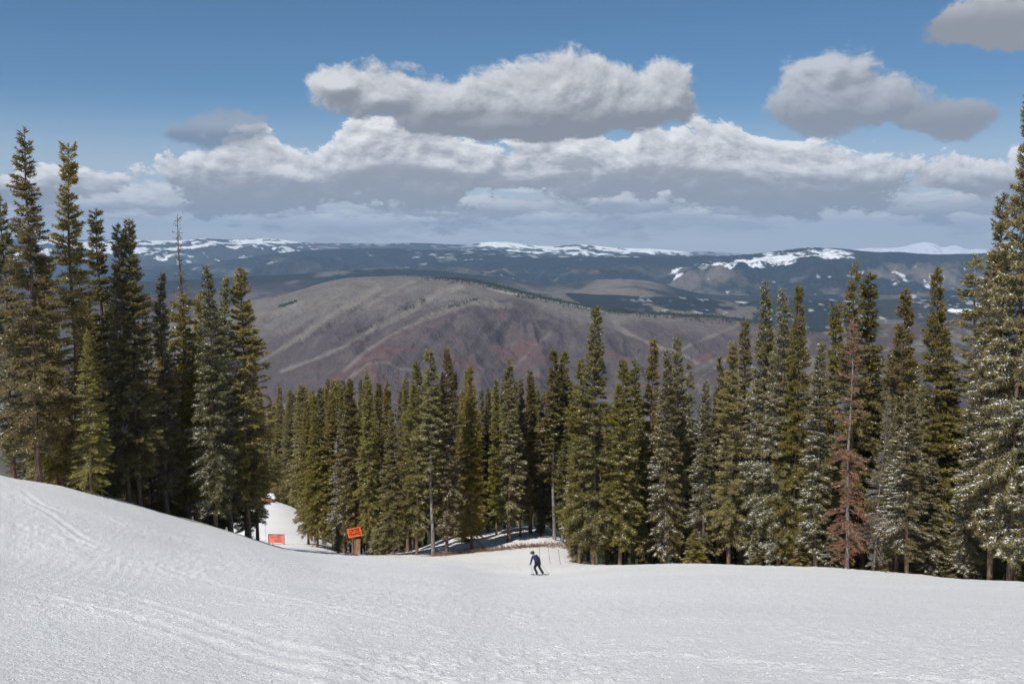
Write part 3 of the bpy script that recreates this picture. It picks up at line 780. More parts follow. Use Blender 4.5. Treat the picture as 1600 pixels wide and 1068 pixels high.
    crown = np_mesh(name + '_crown', V, T, [needle, M_TWIG if bark is M_BARK else M_GREYBARK, M_TSNOW], MI, False, {'tint': ('FACE', 'FLOAT', TI)})
    return dict(trunk=trunk, crown=crown, H=H, snow=snow, ntri=len(T) + 2 * len(Q))

VAR = {}
def variant(key, *a, **k): VAR[key] = make_tree_meshes(key, *a, **k)
variant('full', 1, R=2.6, nb=460, dens=22, power=0.64, clump=0.45, snow=0.05, low=0.07)
variant('full2', 2, R=2.4, nb=440, dens=23, power=0.58, clump=0.55, snow=0.10, low=0.12)
variant('ragged', 3, R=2.4, nb=370, dens=23, power=0.66, clump=0.8, snow=0.05, low=0.10, ragged=0.6, droop=0.35)
variant('ragged2', 4, R=2.2, nb=300, dens=24, power=0.5, clump=1.1, snow=0.08, low=0.06, ragged=0.7, droop=0.4)
variant('narrow', 5, R=1.6, nb=440, dens=26, power=0.72, clump=0.35, snow=0.04, low=0.04, needle=M_DARKNEEDLE, spike=0.05)
variant('narrow2', 6, R=1.75, nb=420, dens=26, power=0.62, clump=0.5, snow=0.12, low=0.12)
variant('snowy', 7, R=2.3, nb=460, dens=22, power=0.62, clump=0.6, snow=0.42, low=0.05, needle=M_FROSTNEEDLE)
variant('snowy2', 8, R=2.0, nb=420, dens=22, power=0.58, clump=0.7, snow=0.50, low=0.10, needle=M_FROSTNEEDLE)
variant('snowynarrow', 9, R=1.5, nb=360, dens=26, power=0.75, clump=0.6, snow=0.40, low=0.06, ragged=0.5, needle=M_FROSTNEEDLE)
variant('highcrown', 10, R=1.7, nb=300, dens=26, power=0.55, clump=0.8, snow=0.06, low=0.32, bare=[(0.0, 0.45, 0.5)], bark=M_GREYBARK, trunk_r=0.17)
variant('sparse', 11, R=1.3, nb=210, dens=22, power=0.5, clump=0.9, snow=0.15, low=0.10, ragged=0.7, bare=[(0.1, 0.5, 0.5)], bark=M_GREYBARK, trunk_r=0.15)
variant('deadred', 12, R=2.2, nb=250, dens=13, power=0.8, clump=0.9, snow=0.05, low=0.06, needle=M_DEADNEEDLE, bark=M_GREYBARK, bare=[(0.50, 0.86, 0.35)], droop=0.5, trunk_r=0.19)
variant('deadgrey', 13, R=1.7, nb=240, dens=12, power=0.6, clump=0.7, snow=0.06, low=0.05, needle=M_GREYTWIG, bark=M_GREYBARK, droop=0.45, trunk_r=0.14, leafw=0.03)
variant('snagtop', 14, R=1.9, nb=330, dens=22, power=0.75, clump=0.6, snow=0.16, low=0.08, spike=0.28, dead_top=0.74, tip=0.1, trunk_r=0.20)
variant('dark', 15, R=2.1, nb=300, dens=24, power=0.8, clump=0.5, snow=0.06, low=0.10, needle=M_DARKNEEDLE)
variant('slim', 16, R=1.25, nb=300, dens=30, power=0.7, clump=0.5, snow=0.03, low=0.15)
variant('young', 17, H=20, R=3.0, nb=300, dens=20, power=0.9, clump=0.4, snow=0.14, low=0.03)
print('tree variant tris', sum(v['ntri'] for v in VAR.values()))

KINDNAME = {'narrow': 'fir_tree', 'snowynarrow': 'fir_tree', 'dark': 'fir_tree', 'slim': 'fir_tree', 'deadred': 'dead_spruce', 'deadgrey': 'dead_spruce'}
PLACED = []
def tree(px, row, Y, key, label, wm=1.0, group='conifers around the ski slope', rot=None, hmax=40, tilt=0.0):
    v = VAR[key]
    ux, tz = pix(px, row)
    X = ux * Y; g = gz(X, Y); H = tz * Y - g
    H = max(3.0, min(hmax, H))
    s = H / v['H']
    root = empty(KINDNAME.get(key, 'spruce_tree'), (X, Y, g), (random.uniform(-0.5, 0.5) if v['snow'] > 0.15 else random.uniform(0, 6.28)) if rot is None else rot)
    if tilt: root.rotation_euler = (0, tilt, 0)
    w = wm * (0.35 + 0.65 * s) * 0.80
    root.scale = (w, w, s)
    tag(root, label, 'tree', group)
    link('trunk', v['trunk'], root); link('crown', v['crown'], root)
    PLACED.append((X, Y))
    return root
# front trees, measured one by one: top px, top row, distance, kind, label, width
HERO = [
 # ---- stand on the left
 (2, 305, 60, 'snowy2', 'snow flecked spruce cut by the left picture edge, left of the tallest spruce', 1.0),
 (38, 200, 57, 'ragged', 'tallest dense spruce of the left stand, its tip highest against the sky', 1.1),
 (62, 395, 66, 'full2', 'dark spruce hidden between the two tallest spruces on the left', 1.0),
 (104, 224, 60, 'ragged2', 'tall gappy spruce with tufted top, second tallest on the left', 1.05),
 (120, 352, 65, 'sparse', 'thin spruce top just right of the tall gappy spruce', 1.2),
 (152, 326, 64, 'narrow', 'slim dark pointed fir standing between the gappy spruce and the twin topped one', 1.25),
 (134, 514, 57.5, 'young', 'smaller olive spruce with a pale bare trunk foot in front of the left stand', 0.85),
 (186, 348, 63, 'snowy2', 'left stem of the twin topped snowy spruce on the left', 0.9),
 (203, 342, 63.5, 'full2', 'right stem of the twin topped snowy spruce on the left', 0.95),
 (226, 498, 74, 'dark', 'short dark fir showing between the twin topped spruce and the dead topped one', 1.0),
 (251, 425, 66, 'snowynarrow', 'narrow snowy spruce just left of the dead topped one', 1.15),
 (280, 335, 69, 'snagtop', 'spruce with a bare brown dead spire for a top', 1.15),
 (325, 415, 66, 'snowy', 'full spruce with snow down its left side near the right end of the left stand', 0.95),
 (351, 432, 71, 'snowynarrow', 'thin snowy fir between two full spruces at the right of the left stand', 1.1),
 (377, 417, 72, 'full2', 'heavy leafed spruce at the right end of the left stand beside the run', 1.15),
 (395, 560, 76, 'dark', 'dark low spruce overhanging the run at the right foot of the left stand', 0.95),
 (300, 560, 70, 'full2', 'shorter spruce filling the gap right of the dead topped spruce', 1.1),
 (82, 560, 60.5, 'full2', 'shaded spruce with dark trunk below the gappy spruce', 1.1),
 # ---- trees along the run and by the orange sign
 (436, 603, 197, 'full', 'far spruce closing the top of the run above the snow capped rock', 1.0),
 (452, 608, 186, 'full', 'olive spruce beside the top of the run, right of the rock', 1.0),
 (472, 600, 150, 'full2', 'spruce whose lower boughs reach over the snow of the run', 1.25),
 (487, 618, 130, 'full', 'broad spruce on the right edge of the run above the red banner', 1.1),
 (500, 604, 117, 'snowy2', 'frosted spruce on the edge of the run, left of the orange sign', 0.95),
 (517, 612, 108, 'full', 'olive spruce on the edge of the run, three trees left of the orange sign', 1.0),
 (534, 640, 104, 'snowy2', 'shorter frosted spruce just left of the orange sign', 1.0),
 (547, 590, 100, 'full2', 'brownish olive spruce rising behind the orange sign', 1.0),
 (574, 578, 97, 'ragged', 'tall ragged spruce just right of the orange sign', 0.85),
 (592, 597, 106, 'dark', 'dark fir tip behind the tall ragged spruce by the sign', 0.9),
 (620, 560, 104, 'deadgrey', 'thin grey dead spruce top against the hill, left of the three tall spruces', 0.8),
 (634, 590, 98, 'slim', 'slim spruce just right of the thin grey dead top', 1.1),
 (650, 562, 92, 'full2', 'first of three tall spruces left of the snowy bank', 0.9),
 (673, 545, 91, 'highcrown', 'middle one of three tall spruces, with a long bare pale trunk', 1.25),
 (697, 543, 92, 'full2', 'right one of three tall spruces, dark and full', 0.9),
 (612, 640, 92, 'full', 'short full spruce with low boughs between the sign and the three tall spruces', 0.9),
 (735, 571, 96, 'full', 'evenly tapered olive spruce standing alone in front of the snowy bank', 0.85),
 (762, 612, 108, 'dark', 'dark small spruce behind the evenly tapered one', 0.9),
 (748, 640, 112, 'dark', 'dark fir low behind the evenly tapered olive spruce', 0.9),
 (796, 559, 100, 'narrow2', 'slim frosted spruce on the snowy bank left of the skier', 1.1),
 (813, 592, 103, 'full2', 'spruce close right of the slim frosted one on the bank', 0.8),
 (829, 583, 106, 'slim', 'slim green spruce above the skier', 1.25),
 (850, 610, 112, 'snowynarrow', 'thin frosted spruce high on the bank right of the skier', 1.1),
 (866, 545, 103, 'highcrown', 'high crowned spruce with bare trunk just left of the large central spruce', 1.25),
 (881, 547, 104, 'highcrown', 'second high crowned spruce, its crown touching the large central spruce', 1.2),
 (908, 560, 81, 'full2', 'lower left companion of the large central spruce', 0.95),
 (930, 477, 80, 'full', 'large central spruce, the tallest of the middle, with reddish trunk foot', 1.02),
 (973, 560, 79, 'full2', 'broad olive spruce right of the large central spruce, with a reddish trunk', 1.05),
 (992, 560, 84, 'narrow2', 'slim spruce top just behind the broad olive one', 1.1),
 (1021, 528, 86, 'slim', 'slim olive spruce with visible trunk in the middle right', 1.2),
 (1043, 546, 80, 'snowy', 'frosted spruce with a pale leaning trunk foot', 0.95),
 (1060, 522, 83, 'snowy2', 'grey green frosted spruce with thin wispy top', 0.95),
 (1076, 563, 87, 'sparse', 'thin wispy spruce just left of the gap to the valley', 1.0),
 (1095, 632, 85, 'dark', 'low dark spruce in the gap that opens to the valley', 1.15),
 # ---- right stand
 (1125, 556, 84, 'dark', 'dark spruce at the left end of the right stand', 0.95),
 (1146, 532, 79, 'full2', 'olive spruce second from the left end of the right stand', 1.0),
 (1165, 497, 83, 'slim', 'slender spruce top rising behind the left end of the right stand', 1.2),
 (1197, 438, 78, 'snowy', 'left one of three tall pointed spruces, frosted down its left side', 0.92),
 (1225, 450, 76, 'snowy', 'middle one of three tall pointed spruces, frosted and broad at its foot', 0.95),
 (1250, 444, 75, 'full', 'right one of three tall pointed spruces, green with little snow', 0.80),
 (1283, 535, 70, 'snowynarrow', 'narrow frosted spruce shorter than its neighbours, left of the red dead spruce', 1.3),
 (1307, 474, 77, 'ragged2', 'broad topped frosted spruce behind the red dead spruce', 1.1),
 (1337, 408, 75, 'ragged', 'tallest spruce of the right stand behind the red dead trunk', 1.0),
 (1362, 426, 78, 'narrow', 'dark pointed spruce right behind the tallest of the right stand', 1.45),
 (1333, 500, 66, 'deadred', 'dead spruce with a long grey trunk and rust red lower boughs', 0.95),
 (1372, 618, 65, 'deadgrey', 'leaning grey brown dead spruce beside the rust red one', 0.95),
 (1415, 450, 68, 'full2', 'olive spruce with frosted left side, right of the dead pair', 0.95),
 (1440, 600, 63, 'snowynarrow', 'small thin frosted tree between two big olive spruces on the right', 0.9),
 (1468, 417, 66, 'full', 'big dense olive spruce with red brown top on the right', 0.95),
 (1490, 560, 66, 'dark', 'dark spruce behind the big dense olive spruce', 1.0),
 (1527, 398, 64, 'sparse', 'half bare frosted spruce with a ragged top on the right', 1.7),
 (1550, 392, 62, 'snowynarrow', 'thin frosted spruce between the half bare one and the huge snowy one', 1.2),
 (1570, 300, 53, 'snowy2', 'snowy spruce in front of the huge one at the right picture edge', 0.9),
 (1610, 150, 50, 'snowy', 'huge snowy spruce cut by the right picture edge', 0.84),
 (1518, 640, 55, 'snowy', 'short snow laden spruce at the front of the right stand', 0.75),
 (1655, 330, 48, 'snowy', 'snowy spruce just outside the right picture edge', 1.0),
 
]
for (px, row, Y, key, lab, wm) in HERO:
    o = tree(px, row, Y, key, lab, wm, group=('dead spruces among the green ones' if 'dead' in key else 'front row conifers round the slope'),
             tilt=(0.06 if 'leaning grey' in lab else 0.0))

# trees behind the front row: many alike, only their tips and dark sides show
LAND = [(38, 'the tallest spruce of the left stand'), (104, 'the tall gappy spruce on the left'), (152, 'the slim dark fir on the left'), (195, 'the twin topped snowy spruce'), (251, 'the narrow snowy spruce on the left'),
        (280, 'the dead topped spruce'), (325, 'the snowy sided spruce'), (377, 'the heavy spruce beside the run'), (432, 'the red banner'), (470, 'the wood edge on the run'), (515, 'the frosted run edge spruce'),
        (554, 'the orange sign'), (590, 'the ragged spruce by the sign'), (620, 'the thin grey dead top'), (650, 'the row of three tall spruces'), (697, 'the last of three tall spruces'), (735, 'the evenly tapered spruce'), (796, 'the slim bank spruce'),
        (835, 'the skier'), (872, 'the pair of high crowned spruces'), (930, 'the large central spruce'), (973, 'the broad olive spruce in the middle'), (1021, 'the slim middle right spruce'), (1050, 'the pale footed spruce'), (1100, 'the gap to the valley'),
        (1146, 'the left end of the right stand'), (1197, 'the left pointed spruce'), (1225, 'the middle pointed spruce'), (1250, 'the right pointed spruce'), (1283, 'the narrow frosted fir'), (1333, 'the rust red dead spruce'), (1372, 'the leaning grey dead spruce'),
        (1415, 'the frost sided olive spruce'), (1468, 'the big dense olive spruce'), (1527, 'the half bare spruce on the right'), (1575, 'the huge snowy spruce'), (1620, 'the right picture edge')]
LOOK = dict(dark='dark green fir', full='olive spruce', full2='dense olive spruce', narrow='pointed dark fir', narrow2='slender spruce', snowy='snow covered spruce', snowy2='frosted spruce', slim='thin green fir',
            sparse='wispy half bare spruce', highcrown='high crowned spruce', deadgrey='grey dead spruce', snowynarrow='thin frosted fir')
KINDNAME['narrow2'] = 'spruce_tree'
def auto_label(px, key, H, Y, row):
    p, nm = min(LAND, key=lambda l: abs(l[0] - px))
    size = 'tall ' if H > 18 else ('short ' if H < 12.5 else '')
    dist = 'close behind' if Y < 92 else ('behind' if Y < 118 else 'far behind')
    side = '' if abs(px - p) < 7 else (', to its left' if px < p else ', to its right')
    return f"{size}{LOOK[key]} {dist} {nm}{side}"
USED = {}
SAPL = [(905, 868, 82, 'small bushy spruce at the foot of the large central spruce'), (1085, 848, 78, 'small spruce at the snow edge below the valley gap'), (1180, 842, 75, 'little snowy spruce at the edge below the left pointed spruce'), (1262, 838, 71, 'little frosted spruce at the edge below the right pointed spruce'),
        (1300, 822, 69.5, 'waist high frosted spruce left of the rust red dead spruce'), (1392, 840, 65.5, 'small olive spruce on the snow edge right of the dead pair'), (1436, 846, 63, 'small frosted spruce on the snow edge under the big olive ones'), (1500, 830, 59.5, 'snowy young spruce at the edge left of the half bare spruce'),
        (1550, 838, 57, 'snow laden young spruce at the edge left of the huge snowy one'), (722, 815, 101, 'small spruce on the left shoulder of the snowy bank'), (845, 812, 105, 'small dark spruce on top of the bank right of the skier'), (590, 815, 93, 'low spruce just right of the orange sign'), (528, 820, 96, 'low spruce just left of the orange sign'),
        (178, 722, 62, 'small shaded spruce at the snow edge below the twin topped one'), (262, 745, 67, 'small shaded spruce at the snow edge below the dead topped one'), (345, 770, 72, 'small dark spruce at the snow edge near the end of the left stand')]
for (px, row, Y, lb) in SAPL: tree(px, row, Y, random.choice(['snowy', 'young', 'snowynarrow', 'young']), lb, 1.15, 'small spruces along the snow edge')

def fill(n, p0, p1, y0, y1, r0, r1, keys, label, group, wm=1.0, mind=1.7, hr=(9, 24)):
    made = 0; tries = 0
    while made < n and tries < n * 60:
        tries += 1
        px = random.uniform(p0, p1); Y = random.uniform(y0, y1); row = random.uniform(r0, r1)
        ux, tz = pix(px, row); X = ux * Y
        H = tz * Y - gz(X, Y)
        if H < hr[0] or H > hr[1]: continue
        if any((X - a) ** 2 + (Y - b) ** 2 < mind ** 2 for a, b in PLACED): continue
        ky = random.choice(keys); lb = auto_label(px, ky, H, Y, row); gp = USED.setdefault(lb, group); tree(px, row, Y, ky, lb, wm * random.uniform(0.8, 1.15), gp); made += 1
fill(17, 20, 340, 72, 91, 450, 640, ['dark', 'dark', 'full2', 'narrow', 'snowy2'], 'shaded spruce deep inside the stand on the left, behind its front trees', 'back trees of the left stand')
fill(9, 130, 385, 68, 88, 440, 560, ['full2', 'narrow2', 'snowy2', 'dark'], '', 'back trees of the left stand', mind=1.5)
fill(7, 1660, 1850, 44, 70, 380, 560, ['full', 'snowy2', 'full2'], '', 'back trees of the right stand')
fill(5, 300, 385, 76, 87, 560, 700, ['dark', 'snowy2', 'full'], 'spruce inside the right end of the left stand, behind the heavy leafed one', 'back trees of the left stand')
fill(14, 386, 458, 196, 235, 603, 640, ['dark', 'full', 'full2'], 'far spruce closing the top of the run behind the rock', 'far trees at the end of the run', hr=(8, 40), mind=2.4)
fill(18, 462, 560, 150, 215, 600, 640, ['dark', 'full', 'full2', 'slim'], 'distant spruce on the right side of the run, behind its edge trees', 'far trees beside the run', hr=(10, 30), mind=3)
fill(60, 478, 660, 103, 165, 592, 650, ['full', 'full2', 'dark', 'slim', 'narrow2', 'highcrown'], 'spruce in the close packed wood between the run and the three tall spruces', 'packed wood beyond the orange sign', wm=0.85, hr=(8, 27), mind=1.7)
fill(7, 496, 570, 185, 225, 588, 602, ['dark', 'narrow'], 'far dark fir tip showing over the wood left of the bent topped spruce', 'dark fir tips over the wood', hr=(8, 45), mind=3)
fill(11, 690, 890, 104, 113, 575, 640, ['full', 'full2', 'narrow2', 'dark'], '', 'wood behind the snowy bank', wm=1.0, hr=(8, 26), mind=2.4)
fill(30, 600, 900, 114, 150, 590, 680, ['dark', 'full2', 'slim', 'snowy2', 'sparse', 'narrow'], 'spruce in the shade behind the snowy bank', 'wood behind the snowy bank', hr=(8, 26), mind=2.2)
fill(12, 640, 760, 116, 140, 596, 640, ['deadgrey', 'sparse'], 'thin grey half dead tree among the wood behind the snowy bank', 'thin grey trees behind the bank', hr=(8, 26))
fill(26, 880, 1110, 84, 118, 600, 700, ['dark', 'full2', 'snowy2', 'slim', 'narrow'], 'spruce behind the central trees, seen through the gaps between them', 'back trees of the middle', hr=(8, 24), mind=2.0)
fill(56, 1100, 1650, 76, 118, 540, 680, ['dark', 'dark', 'snowy2', 'full2', 'narrow', 'snowy'], 'spruce in the dark inside of the right stand', 'back trees of the right stand', hr=(8, 26), mind=2.0)
fill(12, 1400, 1640, 58, 76, 560, 720, ['snowy', 'snowy2', 'dark'], 'snowy young spruce near the front of the right stand, between its big trees', 'small snowy trees of the right stand', hr=(6, 16), mind=1.6)
print('trees placed', len(PLACED))

# ------------------------------------------------------------------ far woods: thousands of small conifers standing on the lower slope and hills
def cone_wood(name, pts, hts, label, colmat):
    n = len(pts); k = 5
    ang = np.arange(k) * 2 * pi / k
    r = RNG.uniform(0.8, 1.2, n) * hts * 0.15
    V = []; T = []
    for (zb, zt, rs) in ((0.05, 0.6, 1.0), (0.4, 1.0, 0.62)):
        ring = pts[:, None, :] + np.stack([np.cos(ang), np.sin(ang), ang * 0], -1)[None] * (r * rs)[:, None, None]
        ring[..., 2] += (hts * zb)[:, None]
        apex = pts.copy(); apex[:, 2] += hts * zt
        V.append(np.concatenate([ring, apex[:, None]], 1))
    V = np.concatenate(V, 1)
    base = (np.arange(n) * 2 * (k + 1))[:, None]
    for b in (0, k + 1):
        for i in range(k): T.append(base + np.array([[b + i, b + (i + 1) % k, b + k]]))
    o = link(name, np_mesh(name, V.reshape(-1, 3), np.concatenate(T), [colmat])); tag(o, label, 'forest', kind='stuff'); return o
M_FARWOOD = simple('far_conifers', (0.040, 0.052, 0.030), 0.9, 0.05, 0.35, 0.02)
def lower_wood():
    n = 16000
    Y = 260 * (1650 / 260.0) ** RNG.uniform(0, 1, n); U = RNG.uniform(-0.7, 0.75, n); X = U * Y
    keep = ~((np.abs(U * F + 800 - 435) < 60) & (Y < 330))
    X, Y = X[keep], Y[keep]
    z = hground(X, Y)
    cone_wood('lower_forest', np.stack([X, Y, z - 0.5], -1), RNG.uniform(9, 19, len(X)), 'dark conifer forest on the lower slope', M_FARWOOD)
lower_wood()
def hill_wood():
    # belts of conifers on the bare hill: along its crest on the right, and in thin lines down the spurs
    X, Y, z, px, s, g = (HB[k].ravel() for k in ('X', 'Y', 'z', 'px', 's', 'g'))
    n2 = fbm(X / 90, Y / 90, 215, 4, 0.6)
    w = (np.exp(-((s - 0.02) / 0.03) ** 2) * sstep(px, 640, 740) * 1.0 + 0.0 * px 
         + 0.4 * sstep(n2, 0.35, 0.6) * sstep(px, 880, 950))
    pick = RNG.uniform(0, 1, len(X)) < w * 0.5
    row = 400 - z / Y * F
    for (x0, r0, x1, r1) in ((632, 484, 662, 470), (698, 481, 742, 468), (560, 520, 580, 510), (805, 462, 870, 470), (1000, 478, 1060, 482), (440, 478, 462, 472), (975, 465, 1030, 470)):
        tt = np.clip(((px - x0) * (x1 - x0) + (row - r0) * (r1 - r0)) / ((x1 - x0) ** 2 + (r1 - r0) ** 2), 0, 1)
        dd = np.hypot(px - x0 - tt * (x1 - x0), (row - r0 - tt * (r1 - r0)) * 1.6)
        pick |= (dd < 2.6) & (RNG.uniform(0, 1, len(X)) < 0.6)
    idx = np.nonzero(pick & (s > 0) & (px > 300) & (px < 1300))[0]
    idx = np.repeat(idx, 3)
    P = np.stack([X[idx] + RNG.normal(0, 7, len(idx)), Y[idx] + RNG.normal(0, 7, len(idx)), z[idx] - 1.5], -1)
    cone_wood('hill_conifers', P, RNG.uniform(8, 15, len(P)), 'belts of small dark conifers on the bare hill', M_FARWOOD)
hill_wood()

# ------------------------------------------------------------------ small things
def on_ground(px, row, y0=20, y1=300):
    ux, tz = pix(px, row); Y = np.linspace(y0, y1, 6000)
    d = tz * Y - hground(ux * Y, Y); k = np.nonzero(d <= 0)[0]
    Yh = float(Y[k[0]]) if len(k) else y1
    return ux * Yh, Yh
import bmesh
def bm_obj(name, bm, m, parent=None, smooth=False):
    me = bpy.data.meshes.new(name); bm.to_mesh(me); bm.free(); me.materials.append(m)
    for p in me.polygons: p.use_smooth = smooth
    return link(name, me, parent)
def box(bm, c, sz, rot=None, bev=0.0):
    import mathutils
    M = mathutils.Matrix.Translation(c) @ ((rot.to_4x4() if rot is not None else mathutils.Matrix.Identity(4))) @ mathutils.Matrix.Diagonal((*sz, 1))
    r = bmesh.ops.create_cube(bm, size=1.0, matrix=M)
    if bev: bmesh.ops.bevel(bm, geom=list({e for v in r['verts'] for e in v.link_edges}), offset=bev, segments=2, affect='EDGES')
def rod(bm, p0, p1, r0, r1=None, n=8):
    import mathutils
    p0, p1 = Vector(p0), Vector(p1); d = p1 - p0
    M = mathutils.Matrix.Translation((p0 + p1) / 2) @ d.to_track_quat('Z', 'Y').to_matrix().to_4x4()
    bmesh.ops.create_cone(bm, cap_ends=True, segments=n, radius1=r0, radius2=r0 if r1 is None else r1, depth=d.length, matrix=M)
def skin(name, verts, edges, radii, m, parent, sub=2, root=0):
    me = bpy.data.meshes.new(name); me.from_pydata(verts, edges, [])
    o = link(name, me, parent)
    md = o.modifiers.new('skin', 'SKIN'); md.use_smooth_shade = True
    for v, r in zip(me.skin_vertices[0].data, radii): v.radius = r if isinstance(r, tuple) else (r, r); v.use_root = False
    me.skin_vertices[0].data[root].use_root = True
    sb = o.modifiers.new('sub', 'SUBSURF'); sb.levels = sub; sb.render_levels = sub
    dg = bpy.context.evaluated_depsgraph_get(); dg.update()
    ev = o.evaluated_get(dg); nm = bpy.data.meshes.new_from_object(ev)
    o.modifiers.clear(); o.data = nm; nm.name = name
    nm.materials.clear(); nm.materials.append(m)
    for p in nm.polygons: p.use_smooth = True
    return o

M_JACKET = simple('navy_jacket', (0.016, 0.028, 0.075), 0.6, 0.3, 0.2, 8)
M_BLACKCLOTH = simple('black_trousers', (0.012, 0.012, 0.015), 0.7, 0.3, 0.2, 8)
M_BOOT = simple('boot_plastic', (0.02, 0.02, 0.022), 0.4, 0.5)
M_SKIN = simple('skin', (0.50, 0.30, 0.22), 0.6, 0.3, 0.05)
M_HELMET = simple('helmet_shell', (0.015, 0.015, 0.018), 0.35, 0.5)
M_GOGGLE = simple('goggle_lens', (0.10, 0.09, 0.10), 0.15, 0.8)
M_ALU = simple('pole_metal', (0.22, 0.22, 0.24), 0.4, 0.5)
M_SKI = simple('ski_top', (0.05, 0.05, 0.07), 0.4, 0.5, 0.3, 3)

def build_skier():
    X, Y = on_ground(840, 898, 50, 90)
    g = gz(X, Y)
    root = empty('person', (X, Y, g + 0.03)); tag(root, 'skier in navy jacket, black trousers and black helmet turning on the slope', 'person')
    P = dict(pelvis=(0, 0, .80), waist=(-.06, .02, .97), chest=(-.14, .05, 1.16), neckb=(-.23, .08, 1.31), head=(-.34, .12, 1.43), crown=(-.38, .13, 1.50),
             shl=(-.34, -.04, 1.25), ell=(-.42, -.02, .98), hal=(-.47, .12, .72), shr=(-.06, .19, 1.25), elr=(.12, .20, 1.02), har=(.19, .06, .76),
             hpl=(-.09, -.05, .78), knl=(-.20, .02, .46), anl=(-.04, -.04, .10), hpr=(.09, .05, .78), knr=(.12, .14, .47), anr=(.36, .08, .10))
    names = list(P); vi = {n: i for i, n in enumerate(names)}
    E = [('pelvis', 'waist'), ('waist', 'chest'), ('chest', 'neckb'), ('neckb', 'head'), ('head', 'crown'), ('chest', 'shl'), ('shl', 'ell'), ('ell', 'hal'), ('chest', 'shr'), ('shr', 'elr'), ('elr', 'har'),
         ('pelvis', 'hpl'), ('hpl', 'knl'), ('knl', 'anl'), ('pelvis', 'hpr'), ('hpr', 'knr'), ('knr', 'anr')]
    rb = dict(pelvis=.12, waist=.11, chest=.13, neckb=.055, head=.085, crown=.07, shl=.055, ell=.04, hal=.03, shr=.055, elr=.04, har=.03, hpl=.085, knl=.055, anl=.04, hpr=.085, knr=.055, anr=.04)
    skin('body', [P[n] for n in names], [(vi[a], vi[b]) for a, b in E], [rb[n] for n in names], M_SKIN, root)
    jn = ['pelvis', 'waist', 'chest', 'neckb', 'shl', 'ell', 'hal', 'shr', 'elr', 'har']; ji = {n: i for i, n in enumerate(jn)}
    rj = dict(pelvis=(.175, .155), waist=(.165, .14), chest=(.19, .16), neckb=.085, shl=.085, ell=.068, hal=.052, shr=.085, elr=.068, har=.052)
    skin('jacket', [P[n] for n in jn], [(ji[a], ji[b]) for a, b in E if a in ji and b in ji], [rj[n] for n in jn], M_JACKET, root, root=0)
    tn = ['pelvis', 'hpl', 'knl', 'anl', 'hpr', 'knr', 'anr']; ti = {n: i for i, n in enumerate(tn)}
    rt = dict(pelvis=.15, hpl=.118, knl=.088, anl=.080, hpr=.118, knr=.088, anr=.080)
    skin('trousers', [P[n] for n in tn], [(ti[a], ti[b]) for a, b in E if a in ti and b in ti], [rt[n] for n in tn], M_BLACKCLOTH, root)
    hd = Vector((-.40, .84, -.12)).normalized()
    for k in ('anl', 'anr'):
        a = Vector(P[k]); skin('boot', [tuple(a + Vector((0, 0, .12))), tuple(a + Vector((0, 0, -.02))), tuple(a + hd * .17 + Vector((0, 0, -.06)))], [(0, 1), (1, 2)], [.072, .068, .05], M_BOOT, root, 1)
    for k in ('hal', 'har'):
        a = Vector(P[k]); fw = Vector((-.35, .6, -.5)).normalized(); sd_ = Vector((.85, .5, 0))
        vs_ = [tuple(a), tuple(a + fw * .07)]; es = [(0, 1)]; rr = [.045, .042]
        for q in (-1.5, -.5, .5, 1.5):
            b = a + fw * .10 + sd_ * .022 * q; c = b + fw * (.045 - abs(q) * .006) + Vector((0, 0, -.03)); n0 = len(vs_)
            vs_ += [tuple(b), tuple(c)]; es += [(1, n0), (n0, n0 + 1)]; rr += [.013, .011]
        vs_.append(tuple(a + fw * .05 - sd_ * .06)); es.append((0, len(vs_) - 1)); rr.append(.014)
        skin('glove', vs_, es, rr, M_BLACKCLOTH, root, 1)
    hc = Vector((-.36, .12, 1.455))
    bm = bmesh.new(); bmesh.ops.create_uvsphere(bm, u_segments=20, v_segments=12, radius=.135)
    for v in bm.verts:
        v.co.x *= 1.08; v.co.z *= .95
        if v.co.z < -.045: v.co.z = -.045 + (v.co.z + .045) * .2
    bmesh.ops.translate(bm, verts=bm.verts, vec=hc + Vector((0.02, 0, .02))); bm_obj('helmet', bm, M_HELMET, root, True)
    bm = bmesh.new(); rod(bm, hc + Vector((-.09, .03, -.04)), hc + Vector((-.135, .035, -.045)), .058, .045, 12); bm_obj('goggles', bm, M_GOGGLE, root, True)
    # skis and poles
    for k, lab in (('anl', 'left ski under the skier in the navy jacket'), ('anr', 'right ski under the skier in the navy jacket')):
        a = Vector(P[k]) + Vector(root.location) + hd * .05; h2 = Vector((hd.x, hd.y, 0)).normalized(); side = Vector((-h2.y, h2.x, 0))
        V = []; Fq = []; N = 18
        for i in range(N):
            q = -0.82 + 1.70 * i / (N - 1); c = a + h2 * q; w = (.052 - .016 * (1 - abs(q) / .85)) * (1.0 if q < .75 else max(.25, 1 - (q - .75) / .16))
            z = gz(c.x, c.y) + .03 + (0.0 if q < .72 else (q - .72) ** 2 * 3.2)
            for sx, zz in ((-1, 0), (1, 0), (1, -.016), (-1, -.016)): V.append((c.x + side.x * w * sx, c.y + side.y * w * sx, z + zz))
            if i: 
                b = (i - 1) * 4
                for j in range(4): Fq.append((b + j, b + (j + 1) % 4, b + 4 + (j + 1) % 4, b + 4 + j))
        Fq += [(3, 2, 1, 0), (N * 4 - 4, N * 4 - 3, N * 4 - 2, N * 4 - 1)]
        o = link('ski', np_mesh('ski', np.array(V), np.array(Fq), [M_SKI])); tag(o, lab, 'ski', 'skis of the skier')
    L = Vector(root.location)
